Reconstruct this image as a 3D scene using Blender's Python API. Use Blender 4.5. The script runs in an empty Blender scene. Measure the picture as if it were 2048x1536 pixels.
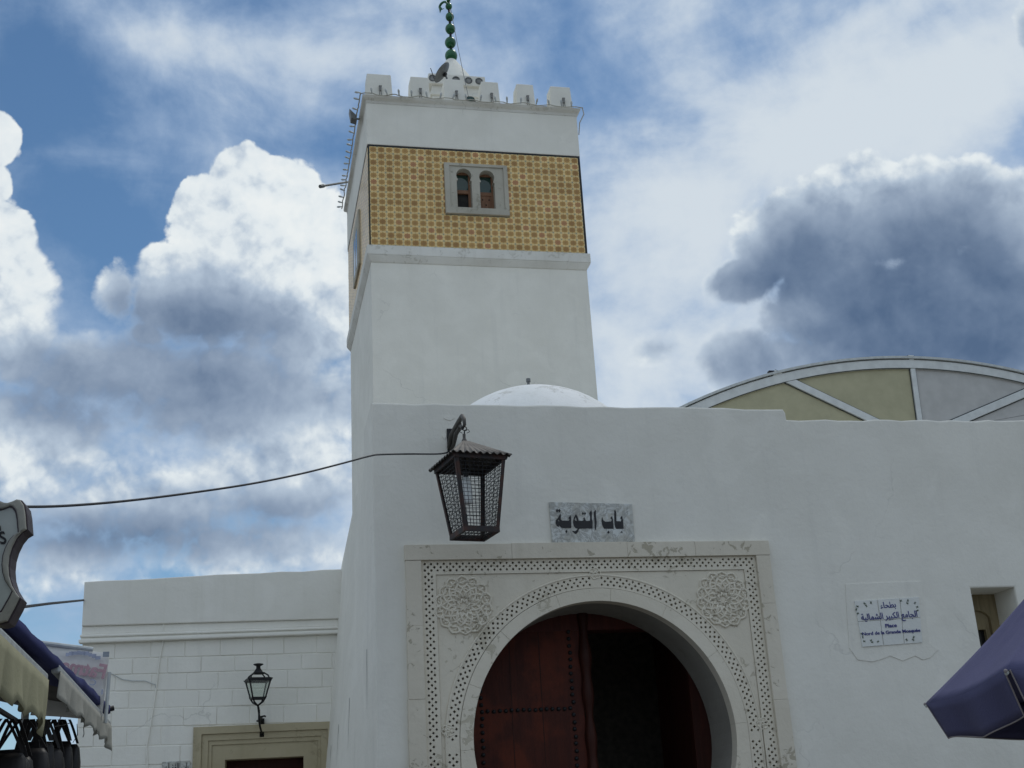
import bpy, bmesh, math, random
from math import sin, cos, pi, radians, sqrt, atan2, exp
from mathutils import Vector, Matrix

SC = bpy.context.scene
COL = SC.collection
rnd = random.Random(11)

# ------------------------------------------------------------------ camera
CAM_H = 1.65
CAM_PITCH, CAM_ROLL = radians(19.65), radians(-3.29)
FOC = 2500.0                                  # focal length for a frame 2048 wide
CAM_R = Matrix.Rotation(pi / 2 + CAM_PITCH, 4, 'X') @ Matrix.Rotation(CAM_ROLL, 4, 'Z')
camd = bpy.data.cameras.new('camera')
camd.sensor_width = 36.0
camd.lens = FOC * 36.0 / 2048.0
camd.clip_start, camd.clip_end = 0.05, 4000
cam = bpy.data.objects.new('camera', camd)
COL.objects.link(cam)
cam.matrix_world = Matrix.Translation((0, 0, CAM_H)) @ CAM_R
SC.camera = cam

# ------------------------------------------------------------------ sky, sun, exposure
SUN_AZ, SUN_EL = radians(38), radians(60)      # high, behind the buildings, to the right
CLOUDS = [  # azimuth, elevation, half width, half height (degrees), strength
    (-12.7, 26.4, 2.6, 2.2, 1.1), (-29.0, 26.5, 4.0, 5.0, 1.0), (-28.6, 21.0, 5.0, 4.5, 1.0), (-34.0, 23.0, 5.5, 5.0, 0.9),
    (-13.0, 28.8, 1.9, 1.6, 1.00), (-14.8, 27.1, 2.0, 2.1, 1.00), (-11.1, 28.1, 2.4, 1.9, 1.00), (-9.3, 26.4, 3.0, 2.5, 1.00), (-16.3, 24.4, 1.7, 1.6, 1.00),
    (-14.5, 23.6, 4.0, 2.4, 1.10), (-10.2, 22.8, 4.3, 2.7, 1.10), (-25.1, 29.6, 1.4, 1.2, 1.00), (-25.1, 27.6, 1.1, 1.2, 0.90), (-24.2, 25.6, 1.5, 1.5, 1.00),
    (-23.6, 23.4, 2.1, 2.0, 1.10), (-23.0, 21.1, 1.9, 1.9, 1.00), (-18.9, 23.6, 0.9, 1.3, 0.45), (-17.4, 21.9, 0.8, 0.6, 0.70),
    (-19.4, 20.3, 5.3, 1.7, 0.75), (-12.6, 19.2, 6.9, 3.1, 0.90), (-22.2, 17.1, 4.6, 2.6, 0.75), (-11.1, 15.6, 5.0, 2.5, 0.80), (-18.0, 14.4, 7.1, 2.0, 0.60),
    (-12.5, 12.7, 7.1, 1.5, 0.60), (-21.0, 12.2, 4.7, 1.7, 0.50), (13.7, 25.1, 2.6, 2.0, 1.00), (17.1, 25.2, 3.4, 2.7, 1.10), (20.9, 24.7, 3.7, 2.6, 1.10),
    (24.8, 23.0, 2.9, 2.7, 1.10), (11.8, 23.3, 2.1, 1.1, 0.90), (16.0, 21.6, 3.9, 2.6, 1.20), (21.2, 20.1, 5.5, 4.0, 1.30), (11.0, 19.8, 2.0, 1.6, 0.90),
    (14.7, 18.9, 3.8, 2.0, 1.10), (7.1, 20.7, 1.4, 0.7, 0.35), (26.7, 31.0, 0.8, 1.4, 0.50)]
VEIL = [  # azimuth, elevation, half width, half height (degrees), strength
    (-9.2, 34.3, 8.6, 1.7, 0.35), (-7.2, 32.0, 7.8, 1.3, 0.22), (-14.7, 34.6, 7.6, 0.8, 0.15), (-0.1, 35.1, 5.9, 2.6, 0.25), (7.8, 22.9, 4.6, 5.4, 0.33),
    (13.3, 32.0, 10.4, 3.8, 0.38), (21.6, 30.0, 6.8, 2.6, 0.40), (7.0, 26.8, 5.0, 3.3, 0.33), (15.1, 28.0, 6.0, 1.7, 0.35), (5.3, 20.4, 3.9, 2.7, 0.33),
    (-23.4, 31.2, 3.2, 3.1, -0.36), (-21.5, 27.6, 3.6, 3.8, -0.60), (-18.6, 26.0, 3.0, 2.6, -0.38), (-7.7, 30.4, 4.6, 0.9, -0.35), (2.7, 33.8, 1.6, 1.5, -0.20),
    (9.1, 33.2, 3.4, 1.3, -0.12), (-23.9, 33.8, 2.7, 1.8, -0.45)]
SHADE = [  # azimuth, elevation, half width, half height (degrees), strength
    (-16.0, 15.5, 9.5, 4.6, 0.28),
    (-14.1, 23.8, 3.0, 1.7, 0.50), (-16.6, 22.6, 2.5, 1.5, 0.70), (-11.7, 22.3, 3.3, 1.1, 0.55), (-14.2, 20.5, 4.6, 1.3, 0.60), (-21.6, 20.6, 3.0, 1.3, 0.60),
    (-21.9, 18.8, 3.6, 1.3, 0.50), (-10.2, 19.2, 5.2, 1.4, 0.40), (-17.1, 18.2, 5.8, 1.5, 0.45), (-14.7, 12.9, 7.2, 1.3, 0.55), (-20.5, 13.1, 3.7, 1.1, 0.60),
    (-18.7, 23.4, 1.1, 1.3, 0.50), (-10.2, 14.5, 4.6, 0.9, 0.50), (17.4, 21.8, 7.1, 4.0, 0.80), (21.7, 18.2, 6.2, 3.4, 0.98), (21.1, 21.8, 4.7, 2.7, 0.50),
    (12.0, 23.3, 2.6, 1.3, 0.65), (11.0, 19.6, 2.3, 1.3, 0.55), (14.6, 25.0, 2.1, 1.7, 0.60), (21.2, 24.7, 3.3, 1.7, 0.45), (26.7, 31.0, 1.1, 1.4, 0.50),
    (7.1, 20.7, 1.4, 0.7, 0.50)]


class NT:
    """small helper to write node trees"""
    def __init__(self, tree):
        self.t = tree

    def n(self, typ, **kw):
        nd = self.t.nodes.new(typ)
        for k, v in kw.items():
            setattr(nd, k, v)
        return nd

    def put(self, sock, v):
        if isinstance(v, bpy.types.NodeSocket):
            self.t.links.new(v, sock)
        else:
            sock.default_value = v

    def math(self, op, a, b=None, c=None, clamp=False):
        nd = self.n('ShaderNodeMath', operation=op, use_clamp=clamp)
        self.put(nd.inputs[0], a)
        if b is not None:
            self.put(nd.inputs[1], b)
        if c is not None:
            self.put(nd.inputs[2], c)
        return nd.outputs[0]

    def vmath(self, op, a, b=None):
        nd = self.n('ShaderNodeVectorMath', operation=op)
        self.put(nd.inputs[0], a)
        if b is not None:
            self.put(nd.inputs[1], b)
        return nd.outputs[0]

    def noise(self, vec, scale, detail=6.0, rough=0.55, dist=0.0, lac=2.0):
        nd = self.n('ShaderNodeTexNoise')
        self.put(nd.inputs['Vector'], vec)
        nd.inputs['Scale'].default_value = scale
        nd.inputs['Detail'].default_value = detail
        nd.inputs['Roughness'].default_value = rough
        nd.inputs['Lacunarity'].default_value = lac
        nd.inputs['Distortion'].default_value = dist
        return nd.outputs['Fac']

    def smooth(self, v, a, b, lo=0.0, hi=1.0):
        nd = self.n('ShaderNodeMapRange', interpolation_type='SMOOTHSTEP')
        self.put(nd.inputs[0], v)
        for i, q in enumerate((a, b, lo, hi)):
            self.put(nd.inputs[1 + i], q)
        return nd.outputs[0]

    def mix(self, fac, a, b):
        nd = self.n('ShaderNodeMix', data_type='RGBA')
        self.put(nd.inputs[0], fac)
        self.put(nd.inputs[6], a if isinstance(a, bpy.types.NodeSocket) else (*a, 1))
        self.put(nd.inputs[7], b if isinstance(b, bpy.types.NodeSocket) else (*b, 1))
        return nd.outputs[2]


def blob_field(k, az, el, lst, soft=0.2, add=False):
    field = None
    for a, e, ra, re, w in lst:
        qa = k.math('POWER', k.math('MULTIPLY', k.math('SUBTRACT', az, a), 1 / ra), 2.0)
        qe = k.math('POWER', k.math('MULTIPLY', k.math('SUBTRACT', el, e), 1 / re), 2.0)
        q = k.math('ADD', qa, qe)
        if add:
            m = k.math('MULTIPLY', k.math('POWER', 2.718, k.math('MULTIPLY', q, -0.9)), w)
            field = m if field is None else k.math('ADD', field, m)
        else:
            m = k.math('MULTIPLY', k.math('SUBTRACT', 1.0, q), w)
            field = m if field is None else k.math('SMOOTH_MAX', field, m, soft)
    return field


def az_el(k, d):
    sx = k.n('ShaderNodeSeparateXYZ')
    k.put(sx.inputs[0], d)
    az = k.math('MULTIPLY', k.math('ARCTAN2', sx.outputs[0], sx.outputs[1]), 180 / pi)
    el = k.math('MULTIPLY', k.math('ARCSINE', sx.outputs[2]), 180 / pi)
    return az, el, sx.outputs[1]


def cloud_group():
    g = bpy.data.node_groups.new('cloud_density', 'ShaderNodeTree')
    g.interface.new_socket('dir', in_out='INPUT', socket_type='NodeSocketVector')
    g.interface.new_socket('density', in_out='OUTPUT', socket_type='NodeSocketFloat')
    k = NT(g)
    gi, go = k.n('NodeGroupInput'), k.n('NodeGroupOutput')
    d = k.vmath('NORMALIZE', gi.outputs[0])
    warp = k.n('ShaderNodeTexNoise')
    k.put(warp.inputs['Vector'], d)
    warp.inputs['Scale'].default_value = 30.0
    warp.inputs['Detail'].default_value = 4.0
    wv = k.n('ShaderNodeVectorMath', operation='SCALE')
    k.put(wv.inputs[0], k.vmath('SUBTRACT', warp.outputs['Color'], (0.5, 0.5, 0.5)))
    wv.inputs['Scale'].default_value = 0.035
    dw = k.vmath('ADD', d, wv.outputs[0])
    vo = k.n('ShaderNodeTexVoronoi', feature='F1', normalize=True)
    k.put(vo.inputs['Vector'], dw)
    vo.inputs['Scale'].default_value = 24.0
    vo.inputs['Detail'].default_value = 2.0
    vo.inputs['Roughness'].default_value = 0.52
    vo.inputs['Lacunarity'].default_value = 2.3
    n2 = k.noise(d, 34.0, 6.0, 0.58, 0.3)
    out = k.math('MULTIPLY', k.math('SUBTRACT', 0.36, vo.outputs['Distance']), 1.9)
    out = k.math('ADD', out, k.math('MULTIPLY', k.math('SUBTRACT', n2, 0.5), 0.9))
    k.put(go.inputs[0], out)
    return g


world = bpy.data.worlds.new('World')
SC.world = world
world.use_nodes = True
world.cycles.sampling_method = 'MANUAL'
world.cycles.sample_map_resolution = 256
wt = world.node_tree
wt.nodes.clear()
W = NT(wt)
tc = W.n('ShaderNodeTexCoord')
dvec = tc.outputs['Generated']
sky = W.n('ShaderNodeTexSky', sky_type='NISHITA')
sky.sun_disc = False
sky.sun_elevation = SUN_EL
sky.sun_rotation = SUN_AZ
sky.altitude = 10
sky.air_density = 1.0
sky.dust_density = 0.0
sky.ozone_density = 1.5
bg_sky = W.n('ShaderNodeBackground')
W.put(bg_sky.inputs[0], W.vmath('MULTIPLY', sky.outputs[0], (0.78, 0.98, 1.06)))
bg_sky.inputs[1].default_value = 0.085
grp = cloud_group()


def dens(off):
    nd = W.n('ShaderNodeGroup', node_tree=grp)
    W.put(nd.inputs[0], W.vmath('ADD', dvec, off) if any(off) else dvec)
    return nd.outputs[0]


AZ, EL, FWD = az_el(W, dvec)
field = blob_field(W, AZ, EL, CLOUDS)
# away from the clouds seen here the cumulus keeps the same broken cover
big = W.noise(dvec, 3.2, 3.0, 0.5, 0.0)
floor_ = W.math('ADD', -0.95, W.math('MULTIPLY', W.math('MULTIPLY', W.smooth(FWD, 0.55, 0.86, 1.0, 0.0), W.smooth(big, 0.40, 0.62)), 1.6))
field = W.math('MAXIMUM', field, floor_)
B0 = dens((0, 0, 0))
B1 = dens((0.008, 0, 0.012))
D0 = W.math('ADD', field, B0)
# veil of high cloud in soft streaks, thick to the right, thin over the blue on the left
mp = W.n('ShaderNodeMapping')
mp.inputs['Rotation'].default_value = (0, radians(-22), 0)
mp.inputs['Scale'].default_value = (2.0, 2.0, 5.0)
W.put(mp.inputs['Vector'], dvec)
v1 = W.noise(mp.outputs[0], 2.2, 9.0, 0.56, 0.35)
v2 = W.noise(dvec, 9.0, 7.0, 0.58, 0.2)
veil = W.math('ADD', W.math('MULTIPLY', W.math('SUBTRACT', v1, 0.5), 1.5), W.math('MULTIPLY', W.math('SUBTRACT', v2, 0.5), 2.0))
veil = W.math('ADD', W.math('ADD', veil, W.smooth(FWD, 0.5, 0.88, 0.82, 0.42)), blob_field(W, AZ, EL, VEIL, add=True))  # unseen veil behind the camera thickened to brighten and whiten the facades
veil_a = W.smooth(veil, -0.08, 0.90, 0.0, 0.95)
veil_c = W.mix(W.smooth(veil, 0.35, 1.25), (0.36, 0.48, 0.66), (0.66, 0.73, 0.79))
bg_veil = W.n('ShaderNodeBackground')
W.put(bg_veil.inputs[0], veil_c)
m1 = W.n('ShaderNodeMixShader')
W.put(m1.inputs[0], veil_a)
W.put(m1.inputs[1], bg_sky.outputs[0])
W.put(m1.inputs[2], bg_veil.outputs[0])
# cumulus: thin rims let the light through, thick cores and undersides go slate grey
soft = W.math('ADD', W.smooth(EL, 21.0, 27.0, 0.75, 0.16), W.math('MULTIPLY', W.math('SUBTRACT', v2, 0.5), 0.7))
alpha = W.smooth(D0, -0.05, W.math('MAXIMUM', soft, 0.12))
alpha = W.math('MULTIPLY', alpha, 0.97)
shade = blob_field(W, AZ, EL, SHADE, add=True)
shade = W.math('MAXIMUM', shade, W.smooth(FWD, 0.55, 0.86, 0.45, 0.0))
shade = W.math('MINIMUM', shade, 1.28)
shade = W.math('MULTIPLY', shade, W.smooth(D0, -0.05, 0.55, 0.35, 1.0))
relief = W.math('MULTIPLY', W.math('SUBTRACT', B1, B0), W.smooth(shade, 0.1, 0.8, 0.85, 0.30))
n3 = W.noise(dvec, 16.0, 6.0, 0.55, 0.2)
t = W.math('ADD', W.math('ADD', shade, relief), W.math('MULTIPLY', W.math('SUBTRACT', n3, 0.5), W.smooth(shade, 0.1, 0.8, 0.55, 0.42)))
cr = W.n('ShaderNodeValToRGB')
W.put(cr.inputs[0], W.math('ADD', W.math('MULTIPLY', t, 0.60), 0.15))
els = cr.color_ramp.elements
els[0].position, els[0].color = 0.0, (0.84, 0.88, 0.885, 1)
els[1].position, els[1].color = 1.15 - 0.15, (0.085, 0.137, 0.235, 1)
for p_, c_ in ((0.18, (0.76, 0.82, 0.85)), (0.40, (0.45, 0.54, 0.65)), (0.62, (0.27, 0.345, 0.46)), (0.82, (0.150, 0.212, 0.32))):
    e = els.new(p_)
    e.color = (*c_, 1)
bg_c = W.n('ShaderNodeBackground')
W.put(bg_c.inputs[0], cr.outputs[0])
m2 = W.n('ShaderNodeMixShader')
W.put(m2.inputs[0], alpha)
W.put(m2.inputs[1], m1.outputs[0])
W.put(m2.inputs[2], bg_c.outputs[0])
wo = W.n('ShaderNodeOutputWorld')
W.put(wo.inputs[0], m2.outputs[0])

sund = bpy.data.lights.new('sun', 'SUN')
sund.energy = 1.0
sund.angle = radians(12)
sund.color = (1.0, 0.95, 0.87)
sun = bpy.data.objects.new('sun', sund)
COL.objects.link(sun)
sdir = Vector((sin(SUN_AZ) * cos(SUN_EL), cos(SUN_AZ) * cos(SUN_EL), sin(SUN_EL)))
sun.rotation_euler = sdir.to_track_quat('Z', 'Y').to_euler()
sun.location = sdir * 60

SC.view_settings.view_transform = 'Standard'
SC.view_settings.look = 'None'
SC.view_settings.exposure = 0.0
SC.view_settings.gamma = 1.0
SC.view_settings.use_curve_mapping = False
SC.render.engine = 'CYCLES'
SC.cycles.max_bounces = 8
SC.cycles.use_denoising = True

# ------------------------------------------------------------------ survey helpers
CAM_P = Vector((0, 0, CAM_H))


def ray(px, py):
    return (CAM_R.to_3x3() @ Vector(((px - 1024) / FOC, (768 - py) / FOC, -1))).normalized()


class Plan:
    """a building's own axes: u along its front, v into its depth, z up; sights are taken onto its real planes"""
    def __init__(s, x, y, psi):
        s.O = Vector((x, y, 0))
        s.psi = psi
        s.u = Vector((cos(psi), sin(psi), 0))
        s.v = Vector((-sin(psi), cos(psi), 0))

    def loc(s, P):
        q = P - s.O
        return Vector((q.dot(s.u), q.dot(s.v), q.z))

    def world(s, u, v, z):
        return s.O + s.u * u + s.v * v + Vector((0, 0, z))

    def uz(s, px, py, v=0.0):
        d = ray(px, py)
        t = (s.O + s.v * v - CAM_P).dot(s.v) / d.dot(s.v)
        P = s.loc(CAM_P + d * t)
        return (P.x, P.z)

    def vz(s, px, py, u=0.0):
        d = ray(px, py)
        t = (s.O + s.u * u - CAM_P).dot(s.u) / d.dot(s.u)
        P = s.loc(CAM_P + d * t)
        return (P.y, P.z)

    def uv(s, px, py, z):
        d = ray(px, py)
        t = (z - CAM_H) / d.z
        P = s.loc(CAM_P + d * t)
        return (P.x, P.y)


# ------------------------------------------------------------------ materials
def new_mat(name):
    m = bpy.data.materials.new(name)
    m.use_nodes = True
    t = m.node_tree
    b = t.nodes['Principled BSDF']
    return m, NT(t), b


def bump(k, b, h, strength=0.3, dist=0.01, normal=None):
    nd = k.n('ShaderNodeBump')
    nd.inputs['Strength'].default_value = strength
    nd.inputs['Distance'].default_value = dist
    k.put(nd.inputs['Height'], h)
    if normal is not None:
        k.put(nd.inputs['Normal'], normal)
    k.put(b.inputs['Normal'], nd.outputs[0])
    return nd.outputs[0]


def simple(name, col, rough=0.6, metal=0.0, var=0.25, scale=12.0, bstr=0.15, spec=0.4):
    m, k, b = new_mat(name)
    tcn = k.n('ShaderNodeTexCoord').outputs['Object']
    n = k.noise(tcn, scale, 6.0, 0.6)
    dark = tuple(c * (1 - var) for c in col)
    lite = tuple(min(1, c * (1 + var)) for c in col)
    k.put(b.inputs['Base Color'], k.mix(k.smooth(n, 0.3, 0.7), dark, lite))
    b.inputs['Roughness'].default_value = rough
    b.inputs['Metallic'].default_value = metal
    b.inputs['Specular IOR Level'].default_value = spec
    if bstr:
        bump(k, b, n, bstr, 0.01)
    return m


def plaster(name, base, mott, grime, patch=0.0, chips=0.0, coarse=1.0):
    """limewashed plaster: mottled coats, faint streaks, repair patches, trowel relief"""
    m, k, b = new_mat(name)
    co = k.n('ShaderNodeTexCoord').outputs['Object']
    n1 = k.noise(co, 0.9, 5.0, 0.6, 0.3)
    n2 = k.noise(co, 7.0, 8.0, 0.65, 0.2)
    mpn = k.n('ShaderNodeMapping')
    mpn.inputs['Scale'].default_value = (6.0, 6.0, 0.35)
    k.put(mpn.inputs['Vector'], co)
    st = k.noise(mpn.outputs[0], 1.0, 7.0, 0.65)
    c = k.mix(k.smooth(n1, 0.35, 0.68), base, mott)
    c = k.mix(k.smooth(st, 0.50, 0.80, 0.0, 0.38), c, grime)
    c = k.mix(k.smooth(n2, 0.62, 0.80, 0.0, 0.45), c, grime)
    h = k.math('ADD', k.math('MULTIPLY', k.noise(co, 2.2 * coarse, 4.0, 0.5, 0.2), 1.0), k.math('MULTIPLY', k.noise(co, 22.0, 6.0, 0.6), 0.22))
    if patch:
        pn = k.noise(co, 1.6, 3.0, 0.45, 0.8)
        pm = k.smooth(pn, 0.58, 0.66, 0.0, patch * 0.5)
        c = k.mix(pm, c, tuple(min(1, x * 1.10) for x in mott))
        h = k.math('ADD', h, k.math('MULTIPLY', pm, 0.12))
    cv = k.n('ShaderNodeTexVoronoi', feature='DISTANCE_TO_EDGE')
    wob_ = k.n('ShaderNodeTexNoise')
    k.put(wob_.inputs['Vector'], co)
    wob_.inputs['Scale'].default_value = 3.0
    wob_.inputs['Detail'].default_value = 5.0
    k.put(cv.inputs['Vector'], k.vmath('ADD', co, k.vmath('MULTIPLY', wob_.outputs['Color'], (0.45, 0.45, 0.45))))
    cv.inputs['Scale'].default_value = 0.55
    gate = k.smooth(k.noise(co, 0.8, 2.0, 0.5), 0.54, 0.66)
    crack = k.math('MULTIPLY', k.smooth(cv.outputs['Distance'], 0.0, 0.006, 0.34, 0.0), gate)
    c = k.mix(crack, c, tuple(x * 0.6 for x in grime))
    h = k.math('SUBTRACT', h, k.math('MULTIPLY', crack, 0.25))
    if chips:
        cn = k.noise(co, 13.0, 7.0, 0.62, 0.9)
        big = k.noise(co, 2.6, 2.0, 0.5)
        cm = k.smooth(k.math('ADD', cn, k.math('MULTIPLY', k.math('SUBTRACT', big, 0.5), 0.8)), 0.635, 0.665)
        c = k.mix(k.math('MULTIPLY', cm, chips), c, (grime[0] * 0.62, grime[1] * 0.60, grime[2] * 0.52))
        h = k.math('SUBTRACT', h, k.math('MULTIPLY', cm, 0.35))
    k.put(b.inputs['Base Color'], c)
    b.inputs['Roughness'].default_value = 0.92
    b.inputs['Specular IOR Level'].default_value = 0.2
    bump(k, b, h, 0.42, 0.04)
    return m


M_white = plaster('lime_plaster', (0.735, 0.715, 0.645), (0.785, 0.765, 0.695), (0.60, 0.59, 0.545), 0.5)
M_tower = plaster('tower_plaster', (0.775, 0.755, 0.68), (0.835, 0.815, 0.74), (0.66, 0.65, 0.60), 0.35)
M_house = plaster('house_plaster', (0.80, 0.78, 0.71), (0.85, 0.83, 0.765), (0.64, 0.63, 0.58), 0.4)
M_parapet = plaster('parapet_plaster', (0.76, 0.74, 0.67), (0.81, 0.79, 0.73), (0.63, 0.61, 0.53), 0.4)
M_ledge = plaster('weathered_plaster', (0.68, 0.66, 0.60), (0.77, 0.755, 0.70), (0.50, 0.48, 0.42), 0.3, 0.3)
M_portal = plaster('portal_limewash', (0.67, 0.615, 0.505), (0.72, 0.665, 0.555), (0.55, 0.50, 0.40), 0.0, 0.45)
M_border = plaster('portal_border', (0.64, 0.585, 0.48), (0.70, 0.645, 0.54), (0.47, 0.425, 0.335), 0.0, 0.6)
M_reveal = plaster('dark_reveal_stone', (0.27, 0.255, 0.225), (0.33, 0.31, 0.275), (0.20, 0.19, 0.165), 0.0, 0.2)  # darker and greyer than the portal around it
M_stone = plaster('grey_limestone', (0.42, 0.395, 0.33), (0.49, 0.465, 0.395), (0.32, 0.30, 0.25), 0.3, 0.4)
M_sand = plaster('sandstone', (0.40, 0.345, 0.225), (0.47, 0.41, 0.28), (0.30, 0.26, 0.18), 0.0, 0.2)
M_dark = simple('dark_interior', (0.035, 0.033, 0.03), 0.9)
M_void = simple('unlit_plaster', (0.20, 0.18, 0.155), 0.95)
M_iron = simple('black_iron', (0.022, 0.022, 0.024), 0.5, 0.6, 0.3, 30)
M_cable = simple('black_cable', (0.015, 0.016, 0.02), 0.6, 0, 0.2, 20, 0)
M_grey = simple('grey_metal', (0.16, 0.165, 0.165), 0.5, 0.5, 0.2, 9)
M_fit = simple('dull_grey_paint', (0.24, 0.24, 0.23), 0.6, 0.2, 0.2, 9)
M_ltgrey = simple('pale_metal', (0.48, 0.50, 0.49), 0.5, 0.2, 0.12, 9)
M_green = simple('green_enamel', (0.012, 0.105, 0.035), 0.3, 0.0, 0.25, 6, 0.08, 0.5)
M_black = simple('black_paint', (0.02, 0.02, 0.022), 0.6, 0, 0.25, 20)
M_blue = simple('blue_lettering', (0.02, 0.025, 0.18), 0.4, 0, 0.15, 40, 0)
M_leafmark = simple('green_floral_print', (0.06, 0.085, 0.05), 0.5, 0, 0.4, 60, 0)
M_rose = simple('faded_red_print', (0.50, 0.31, 0.34), 0.7, 0, 0.15, 20, 0)
M_bluefade = simple('faded_blue_print', (0.40, 0.43, 0.53), 0.7, 0, 0.15, 20, 0)
M_greyfade = simple('faded_grey_print', (0.27, 0.30, 0.33), 0.7, 0, 0.15, 20, 0)
M_leather = simple('dark_leather', (0.008, 0.006, 0.006), 0.5, 0, 0.4, 14, 0.2)
M_redleather = simple('red_leather', (0.07, 0.018, 0.014), 0.5, 0, 0.4, 14, 0.2)
M_awnpole = simple('awning_bar_metal', (0.40, 0.42, 0.42), 0.45, 0.3, 0.15, 12)
M_signface = simple('sign_face', (0.34, 0.36, 0.33), 0.6, 0, 0.12, 5, 0.05)
M_signrim = simple('sign_rim', (0.26, 0.25, 0.21), 0.5, 0, 0.2, 8)
M_plum = simple('sign_edge', (0.035, 0.022, 0.028), 0.5, 0, 0.2, 8)
M_panel_t = simple('tan_panel', (0.40, 0.375, 0.245), 0.6, 0, 0.07, 3, 0.03)
M_panel_g = simple('grey_panel', (0.46, 0.455, 0.44), 0.6, 0, 0.07, 3, 0.03)
M_rim = simple('white_steel', (0.60, 0.62, 0.61), 0.45, 0, 0.08, 5, 0.03)
M_gasket = simple('dark_gasket', (0.05, 0.06, 0.06), 0.7, 0, 0.2, 9)


def wood(name, dark, lite, red=None, rough=0.55):
    m, k, b = new_mat(name)
    co = k.n('ShaderNodeTexCoord').outputs['Object']
    mpn = k.n('ShaderNodeMapping')
    mpn.inputs['Scale'].default_value = (9.0, 9.0, 0.7)
    k.put(mpn.inputs['Vector'], co)
    g = k.noise(mpn.outputs[0], 2.0, 8.0, 0.65, 0.6)
    w = k.noise(co, 2.3, 5.0, 0.6)
    c = k.mix(k.smooth(g, 0.3, 0.7), dark, lite)
    if red:
        c = k.mix(k.smooth(w, 0.42, 0.66, 0.0, 0.85), c, red)
    k.put(b.inputs['Base Color'], c)
    b.inputs['Roughness'].default_value = rough
    b.inputs['Specular IOR Level'].default_value = 0.18
    bump(k, b, g, 0.4, 0.01)
    return m


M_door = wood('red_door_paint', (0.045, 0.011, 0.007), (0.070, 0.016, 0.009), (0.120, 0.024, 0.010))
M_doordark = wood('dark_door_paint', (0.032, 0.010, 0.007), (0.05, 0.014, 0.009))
M_shutter = wood('brown_shutter', (0.19, 0.095, 0.055), (0.27, 0.15, 0.09))
M_tanwood = wood('tan_window_wood', (0.20, 0.16, 0.09), (0.29, 0.235, 0.14))
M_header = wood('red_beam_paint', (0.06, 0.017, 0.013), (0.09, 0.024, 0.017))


def rust_mat():
    m, k, b = new_mat('rusty_iron')
    co = k.n('ShaderNodeTexCoord').outputs['Object']
    n = k.noise(co, 7.0, 8.0, 0.65)
    c = k.mix(k.smooth(n, 0.42, 0.66), (0.028, 0.026, 0.027), (0.075, 0.034, 0.024))
    k.put(b.inputs['Base Color'], c)
    b.inputs['Roughness'].default_value = 0.7
    b.inputs['Metallic'].default_value = 0.25
    bump(k, b, n, 0.3, 0.005)
    return m


M_rust = rust_mat()
M_tin = simple('weathered_tin', (0.085, 0.078, 0.07), 0.6, 0.35, 0.3, 8)


def glass_mat(name, tint, rough=0.08):
    m, k, b = new_mat(name)
    b.inputs['Base Color'].default_value = (*tint, 1)
    b.inputs['Roughness'].default_value = rough
    b.inputs['Specular IOR Level'].default_value = 0.6
    return m


M_greenglass = glass_mat('green_glass', (0.020, 0.055, 0.045))
M_darkglass = glass_mat('dark_glass', (0.015, 0.016, 0.016))


def clear_glass():
    m, k, b = new_mat('lamp_glass')
    b.inputs['Base Color'].default_value = (0.9, 0.95, 0.9, 1)
    b.inputs['Roughness'].default_value = 0.05
    b.inputs['Transmission Weight'].default_value = 0.0
    tr = k.n('ShaderNodeBsdfTransparent')
    tr.inputs[0].default_value = (0.88, 0.92, 0.88, 1)
    mx = k.n('ShaderNodeMixShader')
    mx.inputs[0].default_value = 0.16
    out = k.t.nodes['Material Output']
    k.put(mx.inputs[1], tr.outputs[0])
    k.put(mx.inputs[2], b.outputs[0])
    k.put(out.inputs[0], mx.outputs[0])
    return m


M_lampglass = clear_glass()
M_bulb = simple('frosted_bulb', (0.85, 0.87, 0.86), 0.25, 0, 0.05, 10, 0)


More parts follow.
